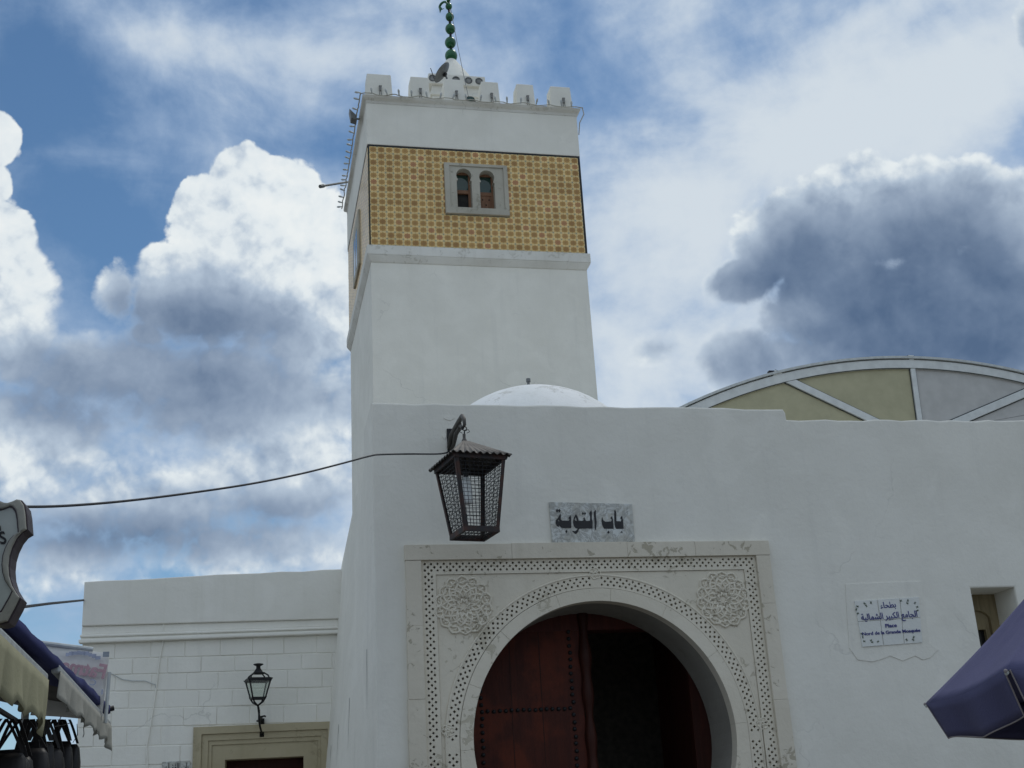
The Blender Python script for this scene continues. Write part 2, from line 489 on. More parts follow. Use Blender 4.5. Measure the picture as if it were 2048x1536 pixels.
def tile_mat():
    """glazed tile: brown eight-pointed star on honey ground, pale cross at the joints; one tile per UV square"""
    m, k, b = new_mat('star_tile_glaze')
    uv = k.n('ShaderNodeUVMap').outputs[0]
    sx = k.n('ShaderNodeSeparateXYZ')
    k.put(sx.inputs[0], uv)
    fx = k.math('FRACT', sx.outputs[0])
    fy = k.math('FRACT', sx.outputs[1])
    dx = k.math('SUBTRACT', fx, 0.5)
    dy = k.math('SUBTRACT', fy, 0.5)
    r = k.math('SQRT', k.math('ADD', k.math('MULTIPLY', dx, dx), k.math('MULTIPLY', dy, dy)))
    adx, ady = k.math('ABSOLUTE', dx), k.math('ABSOLUTE', dy)
    star = k.math('MINIMUM', k.math('MAXIMUM', adx, ady), k.math('MULTIPLY', k.math('ADD', adx, ady), 0.7071))
    sm = k.smooth(star, 0.305, 0.335, 1.0, 0.0)
    core = k.smooth(r, 0.10, 0.14, 1.0, 0.0)
    # pale arms along the tile edges and a small dark diamond at every corner
    edge = k.math('MAXIMUM', adx, ady)
    pale = k.smooth(edge, 0.36, 0.44)
    corner = k.smooth(k.math('ADD', adx, ady), 0.86, 0.90)
    diag = k.math('ABSOLUTE', k.math('SUBTRACT', adx, ady))
    dline = k.math('MULTIPLY', k.smooth(diag, 0.02, 0.045, 1.0, 0.0), k.smooth(r, 0.42, 0.47))
    oi = k.n('ShaderNodeObjectInfo').outputs['Random']
    geo = k.n('ShaderNodeTexCoord').outputs['Object']
    n = k.noise(geo, 5.0, 4.0, 0.6)
    wn = k.n('ShaderNodeTexWhiteNoise', noise_dimensions='2D')
    cell = k.vmath('FLOOR', uv)
    k.put(wn.inputs['Vector'], cell)
    rv = k.math('FRACT', k.math('ADD', oi, wn.outputs['Value']))
    rb_n = k.noise(geo, 1.1, 3.0, 0.5)
    ground = k.mix(rv, (0.72, 0.44, 0.125), (0.78, 0.52, 0.19))
    brown = k.mix(rv, (0.37, 0.195, 0.05), (0.44, 0.26, 0.075))
    brown = k.mix(k.smooth(rv, 0.86, 0.96), brown, (0.40, 0.185, 0.075))
    c = k.mix(k.math('MULTIPLY', pale, 0.9), ground, (0.82, 0.66, 0.35))
    c = k.mix(k.math('MULTIPLY', dline, 0.65), c, (0.20, 0.21, 0.17))
    c = k.mix(k.math('MULTIPLY', corner, 0.6), c, (0.36, 0.40, 0.30))
    c = k.mix(sm, c, brown)
    c = k.mix(k.math('MULTIPLY', core, 0.5), c, (0.30, 0.14, 0.05))
    c = k.mix(k.smooth(n, 0.66, 0.80, 0.0, 0.5), c, (0.55, 0.48, 0.38))
    tone = k.n('ShaderNodeHueSaturation')
    tone.inputs['Hue'].default_value = 0.5
    k.put(tone.inputs['Value'], k.math('ADD', 0.80, k.math('ADD', k.math('MULTIPLY', rv, 0.22), k.math('MULTIPLY', rb_n, 0.20))))
    k.put(tone.inputs['Color'], c)
    k.put(b.inputs['Base Color'], tone.outputs[0])
    b.inputs['Roughness'].default_value = 0.30
    b.inputs['Specular IOR Level'].default_value = 0.45
    return m


M_tile = tile_mat()


def marble_mat():
    m, k, b = new_mat('veined_marble')
    co = k.n('ShaderNodeTexCoord').outputs['Object']
    n = k.noise(co, 5.5, 8.0, 0.66, 1.6)
    n2 = k.noise(co, 11.0, 6.0, 0.6, 1.0)
    vein = k.math('ABSOLUTE', k.math('SUBTRACT', n, 0.5))
    c = k.mix(k.smooth(n2, 0.35, 0.65), (0.62, 0.64, 0.62), (0.44, 0.43, 0.38))
    c = k.mix(k.smooth(vein, 0.0, 0.05, 0.75, 0.0), c, (0.26, 0.26, 0.24))
    k.put(b.inputs['Base Color'], c)
    b.inputs['Roughness'].default_value = 0.5
    return m


M_marble = marble_mat()
M_signtile = plaster('white_glaze', (0.68, 0.69, 0.66), (0.72, 0.72, 0.69), (0.60, 0.62, 0.59))
M_mortar = plaster('rough_mortar', (0.60, 0.62, 0.61), (0.66, 0.67, 0.65), (0.50, 0.51, 0.49), 0.0, 0.2, 3.0)


def cloth(name, col, back=None, trans=0.25, var=0.12, scale=3.0):
    m, k, b = new_mat(name)
    co = k.n('ShaderNodeTexCoord').outputs['Object']
    n = k.noise(co, scale, 5.0, 0.6)
    wv = k.noise(co, 60.0, 3.0, 0.6)
    c = k.mix(n, tuple(x * (1 - var) for x in col), tuple(min(1, x * (1 + var)) for x in col))
    k.put(b.inputs['Base Color'], c)
    b.inputs['Roughness'].default_value = 0.85
    b.inputs['Specular IOR Level'].default_value = 0.15
    bump(k, b, k.math('ADD', wv, k.math('MULTIPLY', n, 2.0)), 0.25, 0.01)
    tl = k.n('ShaderNodeBsdfTranslucent')
    k.put(tl.inputs[0], c)
    mx = k.n('ShaderNodeMixShader')
    mx.inputs[0].default_value = trans
    k.put(mx.inputs[1], b.outputs[0])
    k.put(mx.inputs[2], tl.outputs[0])
    k.put(k.t.nodes['Material Output'].inputs[0], mx.outputs[0])
    return m


M_purple = cloth('violet_canvas', (0.090, 0.090, 0.172), trans=0.0)
M_seam = cloth('pale_trim', (0.27, 0.24, 0.24), trans=0.0)
M_cream = cloth('cream_awning', (0.34, 0.325, 0.215), trans=0.12, var=0.2)
M_cream2 = cloth('grey_cream_awning', (0.36, 0.355, 0.315), trans=0.12, var=0.15)
M_banner = cloth('white_banner', (0.80, 0.79, 0.77), trans=0.32, var=0.06)
M_awnshade = simple('shaded_awning_canvas', (0.055, 0.05, 0.042), 0.9)  # awning canvas with the shade under the canopy put into its colour
M_bluetarp = cloth('navy_awning', (0.030, 0.036, 0.115), trans=0.03, var=0.25)


def ground_mat():
    m, k, b = new_mat('stone_paving')
    co = k.n('ShaderNodeTexCoord').outputs['Object']
    br = k.n('ShaderNodeTexBrick')
    k.put(br.inputs['Vector'], co)
    br.inputs['Scale'].default_value = 1.6
    br.inputs['Color1'].default_value = (0.21, 0.195, 0.17, 1)
    br.inputs['Color2'].default_value = (0.16, 0.15, 0.135, 1)
    br.inputs['Mortar'].default_value = (0.09, 0.085, 0.075, 1)
    n = k.noise(co, 1.2, 6.0, 0.6)
    k.put(b.inputs['Base Color'], k.mix(k.smooth(n, 0.3, 0.7, 0.0, 0.5), br.outputs[0], (0.14, 0.13, 0.115)))
    b.inputs['Roughness'].default_value = 0.85
    bump(k, b, br.outputs['Fac'], -0.3, 0.01)
    return m


M_ground = ground_mat()


# ------------------------------------------------------------------ objects and meshes
def tag(o, label=None, cat=None, group=None, kind=None):
    for kk, vv in (('label', label), ('category', cat), ('group', group), ('kind', kind)):
        if vv:
            o[kk] = vv
    return o


def empty(name, loc, rz, label, cat, group=None):
    o = bpy.data.objects.new(name, None)
    o.empty_display_size = 0.3
    COL.objects.link(o)
    o.location = loc
    o.rotation_euler = (0, 0, rz)
    return tag(o, label, cat, group)


def link(name, me, mat, parent=None, smooth=False):
    o = bpy.data.objects.new(name, me)
    COL.objects.link(o)
    if mat is not None:
        me.materials.clear()
        for mm in (mat if isinstance(mat, (list, tuple)) else [mat]):
            me.materials.append(mm)
    if parent is not None:
        o.parent = parent
    if smooth:
        for p in me.polygons:
            p.use_smooth = True
    return o


class MB:
    def __init__(s):
        s.v, s.f, s.m = [], [], []

    def add(s, vs, fs, mi=0):
        n = len(s.v)
        s.v += [tuple(q) for q in vs]
        s.f += [tuple(n + i for i in f) for f in fs]
        s.m += [mi] * len(fs)
        return s

    def box(s, a, b, mi=0, mat=None):
        (x0, y0, z0), (x1, y1, z1) = a, b
        vs = [Vector(q) for q in ((x0, y0, z0), (x1, y0, z0), (x1, y1, z0), (x0, y1, z0), (x0, y0, z1), (x1, y0, z1), (x1, y1, z1), (x0, y1, z1))]
        if mat is not None:
            vs = [mat @ q for q in vs]
        return s.add(vs, [(0, 3, 2, 1), (4, 5, 6, 7), (0, 1, 5, 4), (1, 2, 6, 5), (2, 3, 7, 6), (3, 0, 4, 7)], mi)

    def hexa(s, p, mi=0):
        """eight corners: bottom ring then top ring, anticlockwise from above"""
        return s.add(p, [(0, 3, 2, 1), (4, 5, 6, 7), (0, 1, 5, 4), (1, 2, 6, 5), (2, 3, 7, 6), (3, 0, 4, 7)], mi)

    def quad(s, p, mi=0):
        return s.add(p, [(0, 1, 2, 3)], mi)

    def prism(s, poly, fn0, fn1, mi=0):
        """poly of (a, b); fn maps it to 3D on the near and far side"""
        n = len(poly)
        vs = [fn0(*q) for q in poly] + [fn1(*q) for q in poly]
        fs = [tuple(range(n)), tuple(range(2 * n - 1, n - 1, -1))]
        fs += [((i + 1) % n, i, n + i, n + (i + 1) % n) for i in range(n)]
        return s.add(vs, fs, mi)

    def tube(s, pts, r, n=8, mi=0, cap=True):
        pts = [Vector(p) for p in pts]
        rr = r if isinstance(r, (list, tuple)) else [r] * len(pts)
        vs, fs = [], []
        up = None
        for i, p in enumerate(pts):
            t = (pts[min(i + 1, len(pts) - 1)] - pts[max(i - 1, 0)]).normalized()
            if up is None:
                up = t.orthogonal().normalized()
            else:
                up = (up - t * up.dot(t)).normalized()
            w = t.cross(up)
            for j in range(n):
                a = 2 * pi * j / n
                vs.append(p + (up * cos(a) + w * sin(a)) * rr[i])
        for i in range(len(pts) - 1):
            for j in range(n):
                k2 = (j + 1) % n
                fs.append((i * n + j, i * n + k2, (i + 1) * n + k2, (i + 1) * n + j))
        if cap:
            fs.append(tuple(range(n - 1, -1, -1)))
            fs.append(tuple((len(pts) - 1) * n + j for j in range(n)))
        return s.add(vs, fs, mi)

    def lathe(s, prof, c, n=24, mi=0, M=None):
        vs, fs = [], []
        for (r, z) in prof:
            for j in range(n):
                a = 2 * pi * j / n
                q = Vector((r * cos(a), r * sin(a), z))
                vs.append((M @ q if M is not None else q) + Vector(c))
        for i in range(len(prof) - 1):
            for j in range(n):
                k2 = (j + 1) % n
                fs.append((i * n + j, i * n + k2, (i + 1) * n + k2, (i + 1) * n + j))
        fs.append(tuple(range(n - 1, -1, -1)))
        fs.append(tuple((len(prof) - 1) * n + j for j in range(n)))
        return s.add(vs, fs, mi)

    def ball(s, c, r, n=24, mi=0, zs=1.0):
        k = n // 2
        return s.lathe([(max(r * sin(pi * i / k), 1e-4), -r * zs * cos(pi * i / k)) for i in range(k + 1)], c, n, mi)

    def mesh(s, name, recalc=True):
        me = bpy.data.meshes.new(name)
        me.from_pydata(s.v, [], s.f)
        if any(s.m):
            me.polygons.foreach_set('material_index', s.m)
        if recalc:
            bm = bmesh.new()
            bm.from_mesh(me)
            bmesh.ops.recalc_face_normals(bm, faces=bm.faces)
            bm.to_mesh(me)
            bm.free()
        me.update()
        return me

    def build(s, name, mat, parent=None, smooth=False, recalc=True):
        return link(name, s.mesh(name, recalc), mat, parent, smooth)


def sharp(o, ang=35):
    o.data.set_sharp_from_angle(angle=radians(ang))
    return o


def bevel(o, w=0.01, seg=2):
    md = o.modifiers.new('bevel', 'BEVEL')
    md.width = w
    md.segments = seg
    md.limit_method = 'ANGLE'
    md.angle_limit = radians(40)
    return o


def plate_mesh(outlines, v0, v1, bev=0.0):
    """a slab in the u-z plane from depth v0 (near) to v1, with holes, its rims eased"""
    cu = bpy.data.curves.new('outline', 'CURVE')
    cu.dimensions = '2D'
    cu.fill_mode = 'BOTH'
    for pl in outlines:
        sp = cu.splines.new('POLY')
        sp.points.add(len(pl) - 1)
        for i, q in enumerate(pl):
            sp.points[i].co = (q[0], q[1], 0, 1)
        sp.use_cyclic_u = True
    cu.extrude = max((v1 - v0) / 2 - bev, 0.0005)
    cu.bevel_depth = bev
    cu.bevel_resolution = 1
    cu.offset = -bev
    o = bpy.data.objects.new('outline', cu)
    COL.objects.link(o)
    bpy.context.view_layer.update()
    me = bpy.data.meshes.new_from_object(o.evaluated_get(bpy.context.evaluated_depsgraph_get()))
    bpy.data.objects.remove(o)
    bpy.data.curves.remove(cu)
    mid = (v0 + v1) / 2
    for vx in me.vertices:
        x, y, z = vx.co
        vx.co = (x, mid - z, y)
    for p in me.polygons:
        p.use_smooth = False
    me.materials.clear()
    me.update()
    return me


def plate(name, outlines, v0, v1, mat, parent=None, bev=0.0):
    if isinstance(outlines[0][0], (int, float)):
        outlines = [outlines]
    return link(name, plate_mesh(outlines, v0, v1, bev), mat, parent)


FORMS = {'ا': (0xFE8D, 0xFE8E), 'ب': (0xFE8F, 0xFE90, 0xFE91, 0xFE92), 'ة': (0xFE93, 0xFE94), 'ت': (0xFE95, 0xFE96, 0xFE97, 0xFE98),
         'ج': (0xFE9D, 0xFE9E, 0xFE9F, 0xFEA0), 'ح': (0xFEA1, 0xFEA2, 0xFEA3, 0xFEA4), 'ر': (0xFEAD, 0xFEAE),
         'ش': (0xFEB5, 0xFEB6, 0xFEB7, 0xFEB8), 'ط': (0xFEC1, 0xFEC2, 0xFEC3, 0xFEC4), 'ع': (0xFEC9, 0xFECA, 0xFECB, 0xFECC),
         'غ': (0xFECD, 0xFECE, 0xFECF, 0xFED0), 'ف': (0xFED1, 0xFED2, 0xFED3, 0xFED4), 'ك': (0xFED9, 0xFEDA, 0xFEDB, 0xFEDC),
         'ل': (0xFEDD, 0xFEDE, 0xFEDF, 0xFEE0), 'م': (0xFEE1, 0xFEE2, 0xFEE3, 0xFEE4), 'ن': (0xFEE5, 0xFEE6, 0xFEE7, 0xFEE8),
         'ي': (0xFEF1, 0xFEF2, 0xFEF3, 0xFEF4), 'ء': (0xFE80,)}


def arabic(s):
    """joins the letters and puts them in left-to-right drawing order"""
    out = []
    for i, ch in enumerate(s):
        if ch not in FORMS:
            out.append(ch)
            continue
        prev = i > 0 and len(FORMS.get(s[i - 1], ())) == 4
        nxt = i + 1 < len(s) and s[i + 1] in FORMS and len(FORMS[s[i + 1]]) > 1
        f = FORMS[ch]
        if len(f) == 4:
            k = 3 if prev and nxt else 1 if prev else 2 if nxt else 0
        elif len(f) == 2:
            k = 1 if prev else 0
        else:
            k = 0
        out.append(chr(f[k]))
    return ''.join(reversed(out))


def text_mesh(s, ext=0.002, bold=0.0):
    """flat lettering, centred, 1 unit high box in x-z, face to -y"""
    cu = bpy.data.curves.new('lettering', 'FONT')
    cu.body = s
    cu.extrude = ext
    cu.offset = bold
    cu.resolution_u = 4
    o = bpy.data.objects.new('lettering', cu)
    COL.objects.link(o)
    bpy.context.view_layer.update()
    me = bpy.data.meshes.new_from_object(o.evaluated_get(bpy.context.evaluated_depsgraph_get()))
    bpy.data.objects.remove(o)
    bpy.data.curves.remove(cu)
    xs = [q.co.x for q in me.vertices]
    ys = [q.co.y for q in me.vertices]
    cx, cy = (min(xs) + max(xs)) / 2, (min(ys) + max(ys)) / 2
    for q in me.vertices:
        x, y, z = q.co
        q.co = (x - cx, -z, y - cy)
    me.materials.clear()
    return me, max(xs) - min(xs), max(ys) - min(ys)


def lettering(name, s, mat, parent, centre, width=None, height=None, tilt=0.0, bold=0.0, mirror=False, ext=0.002):
    me, w, h = text_mesh(s, ext, bold)
    sx = width / w if width else height / h
    sz = height / h if height else sx
    M = Matrix.Rotation(-tilt, 4, 'Y') @ Matrix.Diagonal((-sx if mirror else sx, 1, sz, 1))
    me.transform(M)
    if mirror:
        me.flip_normals()
    o = link(name, me, mat, parent)
    o.location = centre
    return o


def wob(pts, amp, step=0.18, seed=1):
    """a hand-trowelled edge: subdivide a polyline and let it wander"""
    r = random.Random(seed)
    out = []
    for a, b in zip(pts[:-1], pts[1:]):
        L = math.hypot(b[0] - a[0], b[1] - a[1])
        n = max(1, int(L / step))
        for i in range(n):
            t = i / n
            j = 0 if i == 0 else 1
            out.append((a[0] + (b[0] - a[0]) * t + r.uniform(-amp, amp) * j, a[1] + (b[1] - a[1]) * t + r.uniform(-amp, amp) * j))
    out.append(pts[-1])
    return out


# ------------------------------------------------------------------ the plans of the buildings
MOS = Plan(-1.345, 11.206, 0.204)
TOW = Plan(-2.978, 24.941, 0.222)

# ground
gm = MB()
gm.add([(-600, -600, 0), (600, -600, 0), (600, 600, 0), (-600, 600, 0)], [(0, 1, 2, 3)])
tag(gm.build('ground', M_ground), kind='structure')

# ================================================================== mosque entrance building
mos = empty('mosque_entrance_building', MOS.O, MOS.psi,
            'white limewashed mosque entrance block with carved stone portal and horseshoe doorway', 'mosque')
CX, CZ, R0, R1, R2 = 2.055, 2.40, 1.212, 1.335, 1.45      # horseshoe arch: centre, clear, ring and lattice radii
PU0, PU1, PZ = 0.278, 3.80, 4.158                        # portal border, outside
BU0, BU1, BZ = 0.425, 3.655, 4.015                       # portal border, inside
LU0, LU1, LZ = 0.56, 3.53, 3.885                         # lattice band, inside
TOPZ, STEPU, LOWZ, ENDU = 5.547, 4.165, 5.405, 13.0
A_LOW = radians(-30)


def arc(r, a0, a1, n, cx=CX, cz=CZ):
    return [(cx + r * cos(a0 + (a1 - a0) * i / n), cz + r * sin(a0 + (a1 - a0) * i / n)) for i in range(n + 1)]


wx0, wz1 = MOS.uz(1942, 1176)
wx1, _ = MOS.uz(2029, 1172)
wz0 = wz1 - 1.05
top = wob([(0.0, TOPZ), (STEPU - 0.01, TOPZ - 0.03)], 0.008, 0.2, 3)
low = wob([(STEPU + 0.015, LOWZ), (ENDU, LOWZ + 0.03)], 0.010, 0.14, 4)
outline = [(0.0, 0.0)] + top + [(STEPU + 0.012, TOPZ - 0.07)] + low + [(ENDU, 0.0), (PU1 - 0.06, 0.0), (PU1 - 0.06, PZ - 0.05), (PU0 + 0.06, PZ - 0.05), (PU0 + 0.06, 0.0)]
plate('front_wall', [outline, [(wx0, wz0), (wx1, wz0), (wx1, wz1), (wx0, wz1)]], 0.0, 0.95, M_white, mos, 0.018)

# side wall leaning out towards the back, its top stepping down
lean = lambda v, z: 0.001 - 0.004 * min(v, 1.0) - 0.058 * v * max(0.0, (4.9 - z)) / 3.0
s_top = [(0.02, TOPZ - 0.01), (0.30, 5.36), (1.42, 5.05), (2.05, 5.20), (5.2, 4.98)]
rows = []
sm = MB()
nv = 14
vs = []
for i in range(nv + 1):
    v = 0.02 + (5.6 - 0.02) * i / nv
    zt = s_top[-1][1]
    for a, b in zip(s_top[:-1], s_top[1:]):
        if a[0] <= v <= b[0]:
            zt = a[1] + (b[1] - a[1]) * (v - a[0]) / (b[0] - a[0])
    for j in range(9):
        z = zt * j / 8
        vs.append((lean(v, z), v, z))
fs = [(i * 9 + j, (i + 1) * 9 + j, (i + 1) * 9 + j + 1, i * 9 + j + 1) for i in range(nv) for j in range(8)]
sm.add(vs, fs)
n0 = len(vs)
tp = [vs[i * 9 + 8] for i in range(nv + 1)]
sm.add(tp + [(0.6, q[1], q[2]) for q in tp], [(i, i + 1, nv + 2 + i, nv + 1 + i) for i in range(nv)])
sm.build('side_wall', M_white, mos, recalc=True)
rb = MB()
rb.box((0.3, 0.9, 4.55), (ENDU, 9.0, 4.85))
rb.box((0.6, 5.6, 0.0), (1.0, 9.0, 4.84))
rb.box((0.6, 9.0, 0.0), (ENDU, 9.3, 5.2))
rb.box((ENDU - 0.4, 0.95, 0.0), (ENDU - 0.01, 9.0, 5.2))
rb.build('roof_slab', M_white, mos)

# dark passage behind the door
pb = MB()
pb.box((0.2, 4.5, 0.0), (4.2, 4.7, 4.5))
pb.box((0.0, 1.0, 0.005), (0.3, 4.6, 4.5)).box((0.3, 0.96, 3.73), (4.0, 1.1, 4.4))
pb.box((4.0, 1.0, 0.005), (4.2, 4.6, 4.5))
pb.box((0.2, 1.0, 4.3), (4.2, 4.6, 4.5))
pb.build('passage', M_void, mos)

# portal: reveal mass, border stones, lattices, spandrel, ring
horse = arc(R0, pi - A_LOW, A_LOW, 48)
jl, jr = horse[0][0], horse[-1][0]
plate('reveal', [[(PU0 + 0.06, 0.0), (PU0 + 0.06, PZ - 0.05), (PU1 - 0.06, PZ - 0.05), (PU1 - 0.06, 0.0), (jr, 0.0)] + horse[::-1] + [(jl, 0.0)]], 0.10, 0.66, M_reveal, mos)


def quadplate(name, u0, u1, z0, z1, v0, v1, mat, bev=0.006):
    return plate(name, [(u0, z0), (u1, z0), (u1, z1), (u0, z1)], v0, v1, mat, mos, bev)


tops = [PU0, 1.27, 2.38, 3.05, PU1]
for a, b in zip(tops[:-1], tops[1:]):
    quadplate('border_stone', a + 0.0006, b - 0.0006, BZ, PZ + rnd.uniform(-.004, .004), -0.055 + rnd.uniform(-.0015, .0015), 0.11, M_border, 0.003)
zs_l = [0.0, 0.95, 1.80, 2.78, 3.42, BZ - 0.003]
zs_r = [0.0, 1.05, 2.05, 2.66, 3.55, BZ - 0.003]
for a, b in zip(zs_l[:-1], zs_l[1:]):
    quadplate('border_stone', PU0 + rnd.uniform(-.006, .006), BU0, a, b - 0.0012, -0.055 + rnd.uniform(-.0015, .0015), 0.11, M_border, 0.003)
for a, b in zip(zs_r[:-1], zs_r[1:]):
    quadplate('border_stone', BU1, PU1 + rnd.uniform(-.006, .006), a, b - 0.0012, -0.055 + rnd.uniform(-.0015, .0015), 0.11, M_border, 0.003)


def diamond(u, z, s, ang):
    r = [rnd.uniform(0.82, 1.15) for _ in range(4)]
    return [(u + s * r[i] * cos(ang + i * pi / 2), z + s * r[i] * sin(ang + i * pi / 2)) for i in range(4)]


HS, PT = 0.0138, 0.0585
# straight lattice band round the top and sides
holes = []
rowz = [(BZ + LZ) / 2 + q * 0.030 + 0.004 for q in (1, 0, -1)]
n = int((BU1 - BU0 - 0.05) / PT)
for rI, z in enumerate(rowz):
    for i in range(n + 1):
        u = BU0 + 0.036 + i * (BU1 - BU0 - 0.072) / n + (PT / 2 if rI == 1 else 0)
        if u < BU1 - 0.03 and rnd.random() > 0.012:
            holes.append(diamond(u, z, HS, 0.1))
for side_, (ua, ub) in enumerate(((BU0, LU0), (LU1, BU1))):
    for rI in range(3):
        u = (ua + ub) / 2 + (rI - 1) * 0.030
        z = rowz[2] - PT * (0.5 if rI == 1 else 1.0)
        while z > 1.6:
            if not (2.28 < z < 2.42 and (rI == (2 if side_ == 0 else 0))):
                holes.append(diamond(u, z, HS, 0.1))
            z -= PT
plate('lattice_band', [[(BU0 + .002, 0.0), (BU0 + .002, BZ - .002), (BU1 - .002, BZ - .002), (BU1 - .002, 0.0), (LU1, 0.0), (LU1, LZ), (LU0, LZ), (LU0, 0.0)]] + holes,
      -0.022, 0.07, M_portal, mos)
# lattice round the arch
holes = []
for rI in range(3):
    rr = (R1 + R2) / 2 + (rI - 1) * 0.031 + 0.004
    na = int(pi * (R1 + R2) / 2 / PT)
    for i in range(na + 1):
        a = pi * (i + (0.5 if rI == 1 else 0)) / na
        if a < pi and abs(a - pi / 2) > 0.03:
            holes.append(diamond(CX + rr * cos(a), CZ + rr * sin(a), HS, a + 0.1))
    z = CZ - 0.10 - PT * (0.5 if rI == 1 else 0)
    while z > 1.6:
        for sg in (-1, 1):
            holes.append(diamond(CX + sg * rr, z, HS, 0.1))
        z -= PT
oa = [(CX + R2, 0.0)] + arc(R2, 0, pi, 56) + [(CX - R2, 0.0)]
ia = [(CX - R1, 0.0)] + arc(R1, pi, 0, 56) + [(CX + R1, 0.0)]
plate('arch_lattice', [oa + ia] + holes, -0.022, 0.07, M_portal, mos)
# spandrel panel a little deeper
plate('spandrel', [[(LU0 + .003, 0.0), (LU0 + .003, LZ - .003), (LU1 - .003, LZ - .003), (LU1 - .003, 0.0)] + [(CX + R2 + .003, 0.0)] + arc(R2 + .003, 0, pi, 56) + [(CX - R2 - .003, 0.0)]],
      -0.010, 0.05, M_portal, mos)
# raised fillet round the outer side of the arch lattice
fl = MB()
fl.tube([(CX - R2 - .004, -0.018, 1.5)] + [(q[0], -0.018, q[1]) for q in arc(R2 + .004, pi, 0, 60)] + [(CX + R2 + .004, -0.018, 1.5)], 0.011, 8)
fl.build('arch_fillet', M_portal, mos, True)
# plain ring of voussoirs
cuts = [A_LOW, radians(3), radians(33), radians(60), radians(84), radians(107), radians(134), radians(158), radians(183), pi - A_LOW]


def r_out(a):
    c = cos(a)
    return (R1 - 0.005) / abs(c) if sin(a) < 0 else R1 - 0.005


for a0, a1 in zip(cuts[:-1], cuts[1:]):
    g = 0.0005
    a0 += g
    a1 -= g
    k = 10
    inn = arc(R0, a0, a1, k)
    out_ = [(CX + r_out(a) * cos(a), CZ + r_out(a) * sin(a)) for a in [a1 + (a0 - a1) * i / k for i in range(k + 1)]]
    plate('voussoir', inn + out_, -0.030 + rnd.uniform(-.001, .001), 0.101, M_portal, mos, 0.0022)
for sg, jx in ((-1, jl), (1, jr)):
    a, b = sorted((jx, CX + sg * (R1 - 0.005)))
    quadplate('jamb_stone', a, b, 0.0, horse[0][1] - 0.003, -0.03, 0.101, M_portal)
# knots where the two lattices meet
for (px, py) in ((1195, 1143), (895, 1462), (1528, 1447)):
    u, z = MOS.uz(px, py)
    u = min(max(u, LU0 - 0.0), LU1 + 0.0) if py > 1200 else CX
    z = z if py > 1200 else (LZ + CZ + R2) / 2
    kb = MB()
    for q in range(6):
        a = q * pi / 3 + 0.2
        c_ = (u + 0.032 * cos(a), -0.022, z + 0.032 * sin(a))
        kb.tube([(c_[0] + 0.022 * cos(t * pi / 5), c_[1], c_[2] + 0.022 * sin(t * pi / 5)) for t in range(11)], 0.0062, 6)
    kb.tube([(u + 0.014 * cos(t * pi / 5), -0.022, z + 0.014 * sin(t * pi / 5)) for t in range(11)], 0.008, 6)
    kb.build('knot', M_portal, mos, True)


# carved medallions: interlaced straps round an eight-pointed star
def medallion(px, py, seed):
    r = random.Random(seed)
    u0, z0 = MOS.uz(px, py, -0.01)
    mb = MB()
    P = lambda rad, a, h=0.0: (u0 + rad * cos(a), -0.014 - h, z0 + rad * sin(a))
    mb_t = lambda pts, w=0.0085: mb.tube(pts, w * 1.42, 6)
    N = 14
    ph = r.uniform(0, 0.4)
    for i in range(N):
        a = 2 * pi * i / N + ph
        da = 2 * pi / N
        # scalloped lobe on the rim
        big = 0.258 + r.uniform(-0.006, 0.008)
        mb_t([P(0.205, a - da * 0.62), P(0.238, a - da * 0.52), P(big - 0.006, a - da * 0.25), P(big + 0.006, a), P(big - 0.006, a + da * 0.25), P(0.238, a + da * 0.52), P(0.205, a + da * 0.62)])
        # straps that cross between neighbouring lobes
        mb_t([P(0.205, a - da * 0.60), P(0.165, a - da * 0.1, .002), P(0.120, a + da * 0.45), P(0.070, a + da * 1.0)], 0.0078)
        mb_t([P(0.205, a + da * 0.60), P(0.165, a + da * 0.1), P(0.120, a - da * 0.45, .002), P(0.070, a - da * 1.0)], 0.0078)
        # leaf curl inside the lobe
        if i % 3 != 1:
            rc = 0.218
            cu, cz = u0 + rc * cos(a), z0 + rc * sin(a)
            mb_t([(cu + 0.020 * cos(a + t * 0.75), -0.012, cz + 0.020 * sin(a + t * 0.75)) for t in range(8 if i % 2 else 9)], 0.0062)
        else:
            mb_t([P(0.19, a), P(0.245, a)], 0.008)
    for i in range(8):
        a = 2 * pi * i / 8 + ph
        mb_t([P(0.066, a), P(0.030, a + pi / 8), P(0.066, a + pi / 4)], 0.0068)
        mb_t([P(0.085, a), P(0.125, a + 0.08), P(0.150, a)], 0.0065)
    for rr_, wv_ in ((0.150, 0.006), (0.212, 0.008)):
        mb_t([P(rr_ + wv_ * sin(t * 2 * pi * N / 98), 2 * pi * t / 98) for t in range(99)], 0.0068)
    mb.build('medallion', M_portal, mos, True)


medallion(927, 1211, 5)
medallion(1446, 1198, 9)

# door: closed left leaf with iron studs, right leaf swung in, red header
DV = 0.67
leaf_r = MOS.uz(1168, 1400, DV)[0]
door = plate('door_leaf', [(CX - 1.32, 0.03), (leaf_r, 0.03), (leaf_r, 3.70), (CX - 1.32, 3.70)], DV, DV + 0.09, M_door, mos, 0.006)
stud_me = MB().lathe([(0.021, 0.0), (0.019, 0.010), (0.012, 0.017), (0.001, 0.020)], (0, 0, 0), 8, 0, Matrix.Rotation(pi / 2, 4, 'X')).mesh('stud')
stud_me.materials.append(M_iron)
spots = []
zrow = MOS.uz(1060, 1420, DV)[1]
u_l = MOS.uz(964, 1440, DV)[0]
u_r = MOS.uz(1141, 1330, DV)[0]
u = u_l
while u < u_r + 0.01:
    spots.append((u, zrow))
    u += 0.057
z = zrow + 0.06
while z < 3.45:
    spots.append((u_r, z))
    if z < 3.0:
        spots.append((u_l, z))
    z += 0.066
z = zrow - 0.06
